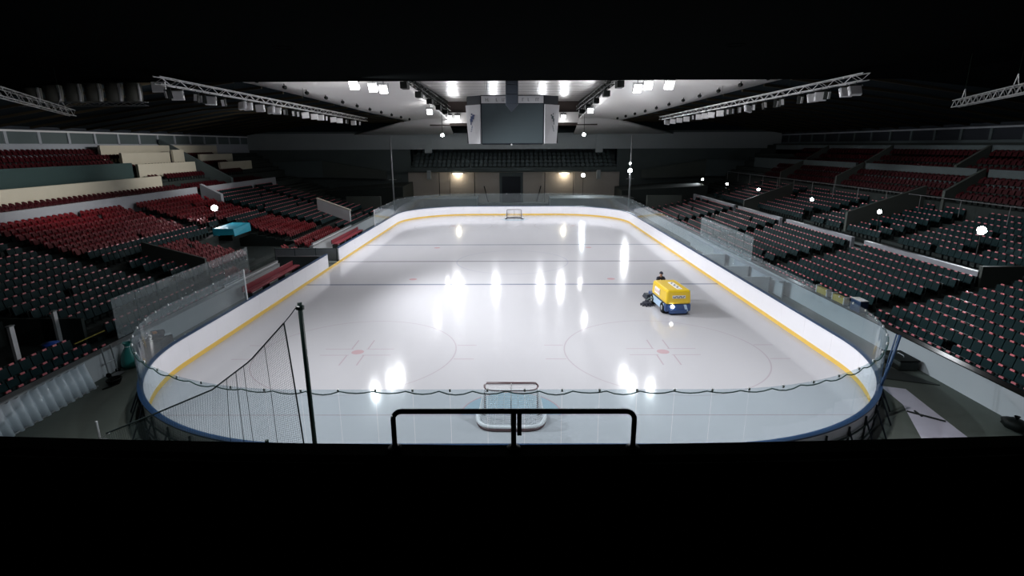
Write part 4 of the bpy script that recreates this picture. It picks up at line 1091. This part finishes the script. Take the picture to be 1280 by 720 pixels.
# cyan covered box in the left stand
t = thing('covered_box', 'box under a bright cyan cover in the left stand', 'box', (-25.2, 5.0, 1.4))
MB().b2((-.75, -1.6, -.2), (.75, 1.7, .25)).build('box_body', 'black', t)
MB().hexa([(-.85, -1.75, .2), (.85, -1.3, .1), (.85, 1.75, .15), (-.85, 1.75, .25)], [(-.85, -1.75, .86), (.72, -1.2, .75), (.8, 1.75, .92), (-.85, 1.75, .95)]).build('cover', 'cyan', t, bevel=.05)
# plastic sheeting panel leaning on the left wall
t = thing('corrugated_panel', 'clear ribbed plastic panel leaning on the near left wall', 'panel', (-16.6, -25.9, -.03))
rows = []
for i in range(181):
    y = -3.1+5.4*i/180; o = .15*abs(math.sin(PI*i/12)); rows.append([(-.05+.0+o*.6, y, 1.02), (.22+o, y, .0)])
o = MB().grid(rows).build('sheet', 'sheet', t, smooth=True); o.modifiers.new('thick', 'SOLIDIFY').thickness = .012
MB().tube([(.3, -3.1, .03), (.3, 2.3, .03)], .03, 6).build('bottom_rail', 'steel', t)
t = thing('cable_coil', 'coil of black cable on the floor beside the ribbed panel', 'cable', (-15.85, -23.3, -.03))
m = MB()
for k in range(4): m.tube([((.16+.02*k)*math.cos(2*PI*j/20), (.24+.02*k)*math.sin(2*PI*j/20), .05+.05*k) for j in range(21)], .035, 6)
m.build('loops', 'black', t, smooth=True); MB().tube([(.2, 0, .03), (.1, -.3, .03), (-.05, -.6, .03)], .03, 6).build('loose_end', 'black', t)
t = thing('plastic_sack', 'turquoise plastic sack standing at the end of the near left wall', 'sack', (-16.35, -21.6, -.03))
rows = []
for i, (r, z) in enumerate(((.0, 0), (.30, .02), (.36, .15), (.34, .4), (.27, .65), (.16, .85), (.10, .95), (.16, 1.08), (.18, 1.12))):
    rows.append([(r*math.cos(2*PI*j/18)*(1+.1*math.sin(5*j)), r*math.sin(2*PI*j/18)*(1+.1*math.cos(4*j)), z) for j in range(18)])
MB().grid(rows, closed=True).build('sack_body', 'turq', t, smooth=True); MB().tube([(.1*math.cos(2*PI*j/12), .1*math.sin(2*PI*j/12), .94) for j in range(13)], .02, 6).build('tie', 'white', t)
t = thing('folded_trolley', 'pale folded trolley leaning beside the turquoise sack', 'trolley', (-16.5, -22.45, -.03))
m = MB().tube([(0, -.25, .1), (-.1, -.25, 1.25), (-.1, .25, 1.25), (0, .25, .1)], .03, 6); m.tube([(-.05, -.25, .6), (-.05, .25, .6)], .025, 6); m.build('frame', 'steel', t)
for y in (-.27, .27): MB().lathe([(0, -.03), (.1, -.03), (.1, .03), (0, .03)], (0, y, .1), 14, 'Y').build('wheel', 'black', t)
MB().b2((.0, -.25, .03), (.3, .25, .06)).build('toe_plate', 'steel', t)
t = thing('equipment_pile', 'dark pile of gear behind the turquoise sack with an orange piece', 'gear', (-16.05, -20.2, -.03))
m = MB().b2((-.5, -.5, 0), (.4, .6, .8)); m.build('crate', 'black', t, bevel=.05); MB().box((.0, .1, .95), (.6, .7, .25), rotm('Z', .5)).build('bag', 'cloth', t, bevel=.08)
MB().box((.05, -.1, 1.10), (.18, .26, .07), rotm('Z', .7)).build('orange_piece', 'orange', t, bevel=.02, label='small orange piece'); MB().box((.35, .2, .9), (.12, .4, .05), rotm('Z', -.6)).build('pale_strip', 'white', t)

# ------------------------------------------------------------------ safety net and posts at the near end
t = thing('net_pole', 'tall slim dark green pole behind the near end glass', 'pole', (-4.76, -31.2, -.03))
MB().tube([(0, 0, 0), (0, 0, 5.68)], .055, 10).build('shaft', 'post', t, smooth=True); MB().lathe([(.055, 0), (.12, 0), (.12, .04), (.06, .08)], n=12).build('foot', 'post', t)
MB().lathe([(.05, 5.5), (.1, 5.52), (.1, 5.6), (.05, 5.62)], n=10).build('pulley', 'post', t)
def netpoint(u, v):
    """u along the upper edge (0 at the far left low end, 1 at the peak), v downward"""
    top = [Vector((-9.9, -31.25, 2.3)), Vector((-8.6, -31.2, 2.82)), Vector((-7.12, -31.2, 3.45)), Vector((-6.1, -31.2, 4.2)), Vector((-5.18, -31.2, 5.15))]
    f = u*4; i = min(3, int(f)); tp = top[i]*(1-(f-i))+top[i+1]*(f-i)
    bot = Vector((-9.9+4.95*u, -31.25, .35))
    p = tp*(1-v)+bot*v
    p.y += .10*math.sin(9*u+2*v)*v+.05*math.sin(31*u)*v
    p.x += .06*math.sin(20*u)*v
    return p
sn = thing('safety_net', 'fine dark safety net drawn aside behind the near end glass', 'net')
o = MB().grid([[netpoint(i/92, j/84) for j in range(85)] for i in range(93)]).build('netting', 'net', sn)
wf = o.modifiers.new('wire', 'WIREFRAME'); wf.thickness = .007; wf.use_even_offset = False
MB().tube([netpoint(i/30, 0) for i in range(31)], .02, 6).build('edge_cord', 'net', sn)
MB().tube([netpoint(1, j/20) for j in range(21)], .018, 6).build('edge_cord', 'net', sn)
MB().tube([(-4.80, -31.2, 5.6), (-5.0, -31.2, 5.35), (-5.18, -31.2, 5.15)], .012, 6).build('halyard', 'net', sn)
for u in (.60, .66, .71, .86): MB().tube([netpoint(u, j/20)+Vector((0, -.02, 0)) for j in range(21)], .008, 5).build('fold_cord', 'net', sn)
t = thing('cord_post', 'short dark post with a cord just left of the tall green pole', 'post', (-5.62, -31.85, .06))
MB().tube([(0, 0, 0), (0, 0, 2.4)], .045, 8).build('shaft', 'post', t); MB().tube([(0, 0, 2.25), (-.9, .1, 1.95), (-1.9, .15, 1.85)], .02, 6).build('cord', 'post', t); MB().tube([(0, 0, 2.2), (-.35, 0, 1.7)], .02, 6).build('brace', 'post', t)
t = thing('stanchion', 'short pale stanchion on the dark floor at the lower left', 'post', (-13.1, -27.75, -.03))
MB().tube([(0, 0, 0), (.0, 0, .75)], .035, 8).build('shaft', 'white', t); MB().lathe([(0, 0), (.22, 0), (.22, .03), (.05, .06)], n=14).build('foot', 'steel', t); MB().tube([(0, 0, .1), (-.5, -.1, .03)], .025, 6).build('strut', 'steel', t)
tag(MB().tube([(-13.1, -27.75, .12), (-11.9, -28.9, .9), (-10.7, -30.0, 1.7), (-9.9, -31.2, 2.25)], .014, 6).build('guy_rope', 'clip'), 'thin pale rope running from the pale stanchion up to the net', 'rope')

# ------------------------------------------------------------------ balcony front in the foreground
def front(px_):                                        # slight bend of the parapet
    return -40.46+.10*(abs(px_-.2)/3.0)**1.6
def ledge(x0, x1, y_in, z0, z1, m, name, n=12):
    rows = []
    for i in range(n+1):
        x = x0+(x1-x0)*i/n; y = front(min(max(x, -4), 4)); rows.append([(x, y, z0), (x, y, z1), (x, y-y_in, z1), (x, y-y_in, z0)])
    mb = MB().grid(rows, closed=True); mb.poly(rows[0]); mb.poly(rows[-1]); return struct(mb, name, m)
ledge(-30, 30, .12, 0, 7.5, 'blackmatt', 'wall_near_balcony', 60)
ledge(-30, -.56, .17, 6.4, 7.47, 'blackgloss', 'trim_near_left'); ledge(.93, 30, .17, 6.4, 7.47, 'blackgloss', 'trim_near_right')
ledge(-.56, -.38, .20, 6.4, 7.455, 'blackgloss', 'trim_near_post_left', 2); ledge(.76, .93, .20, 6.4, 7.455, 'blackgloss', 'trim_near_post_right', 2)
for x0, x1 in ((-5, -.57), (.94, 5)):
    struct(MB().tube([(x0+(x1-x0)*k/20, front(x0+(x1-x0)*k/20)-.160, 7.476) for k in range(21)], .005, 5), 'trim_near_glint', 'clip')  # bright bead in place of the thin highlight along the ledge
for x, s in ((-2.38, .03), (-1.76, .02), (2.8, -.04)):
    y = front(x)-.185
    struct(MB().tube([(x, y, 7.46), (x+s, y, 7.2)], .005, 5), 'trim_near_seam_glint', 'steel')  # pale strips drawn for the thin highlights on the panel seams
struct(MB().b2((-42, -48, 6.1), (42, -40.5, 6.4)), 'floor_near_balcony', 'black')
struct(MB().b2((-46, -48.4, 0), (46, -48, 16)), 'wall_near', 'black')
t = thing('guard_rail', 'black tubular guard rail on the balcony ledge in the foreground', 'rail', (.25, -40.5, 7.49))
h, w, r = .245, .675, .05
pts = [(-w, 0, 0)]
for k in range(7): a = PI-PI/2*k/6; pts.append((-w+r+r*math.cos(a), 0, h-r+r*math.sin(a)))
for k in range(7): a = PI/2-PI/2*k/6; pts.append((w-r+r*math.cos(a), 0, h-r+r*math.sin(a)))
pts.append((w, 0, 0))
MB().tube(pts, .0148, 12).build('hoop', 'post', t, smooth=True); MB().tube([(0, 0, 0), (0, 0, h)], .0148, 12).build('centre_post', 'post', t, smooth=True)
for x in (-w, 0, w): MB().lathe([(.017, .0), (.04, .0), (.04, .012), (.018, .018)], (x, 0, .01), 12).build('flange', 'post', t)
MB().b2((.02, -.01, .1), (.045, .01, h-.01)).build('latch', 'post', t)

# ------------------------------------------------------------------ world and view
w = bpy.data.worlds.new('world'); SC.world = w; w.use_nodes = True
w.node_tree.nodes['Background'].inputs[0].default_value = (.02, .03, .04, 1); w.node_tree.nodes['Background'].inputs[1].default_value = .02
SC.view_settings.view_transform = 'Standard'; SC.view_settings.look = 'None'; SC.view_settings.exposure = 0; SC.view_settings.gamma = 1
SC.view_settings.use_curve_mapping = False
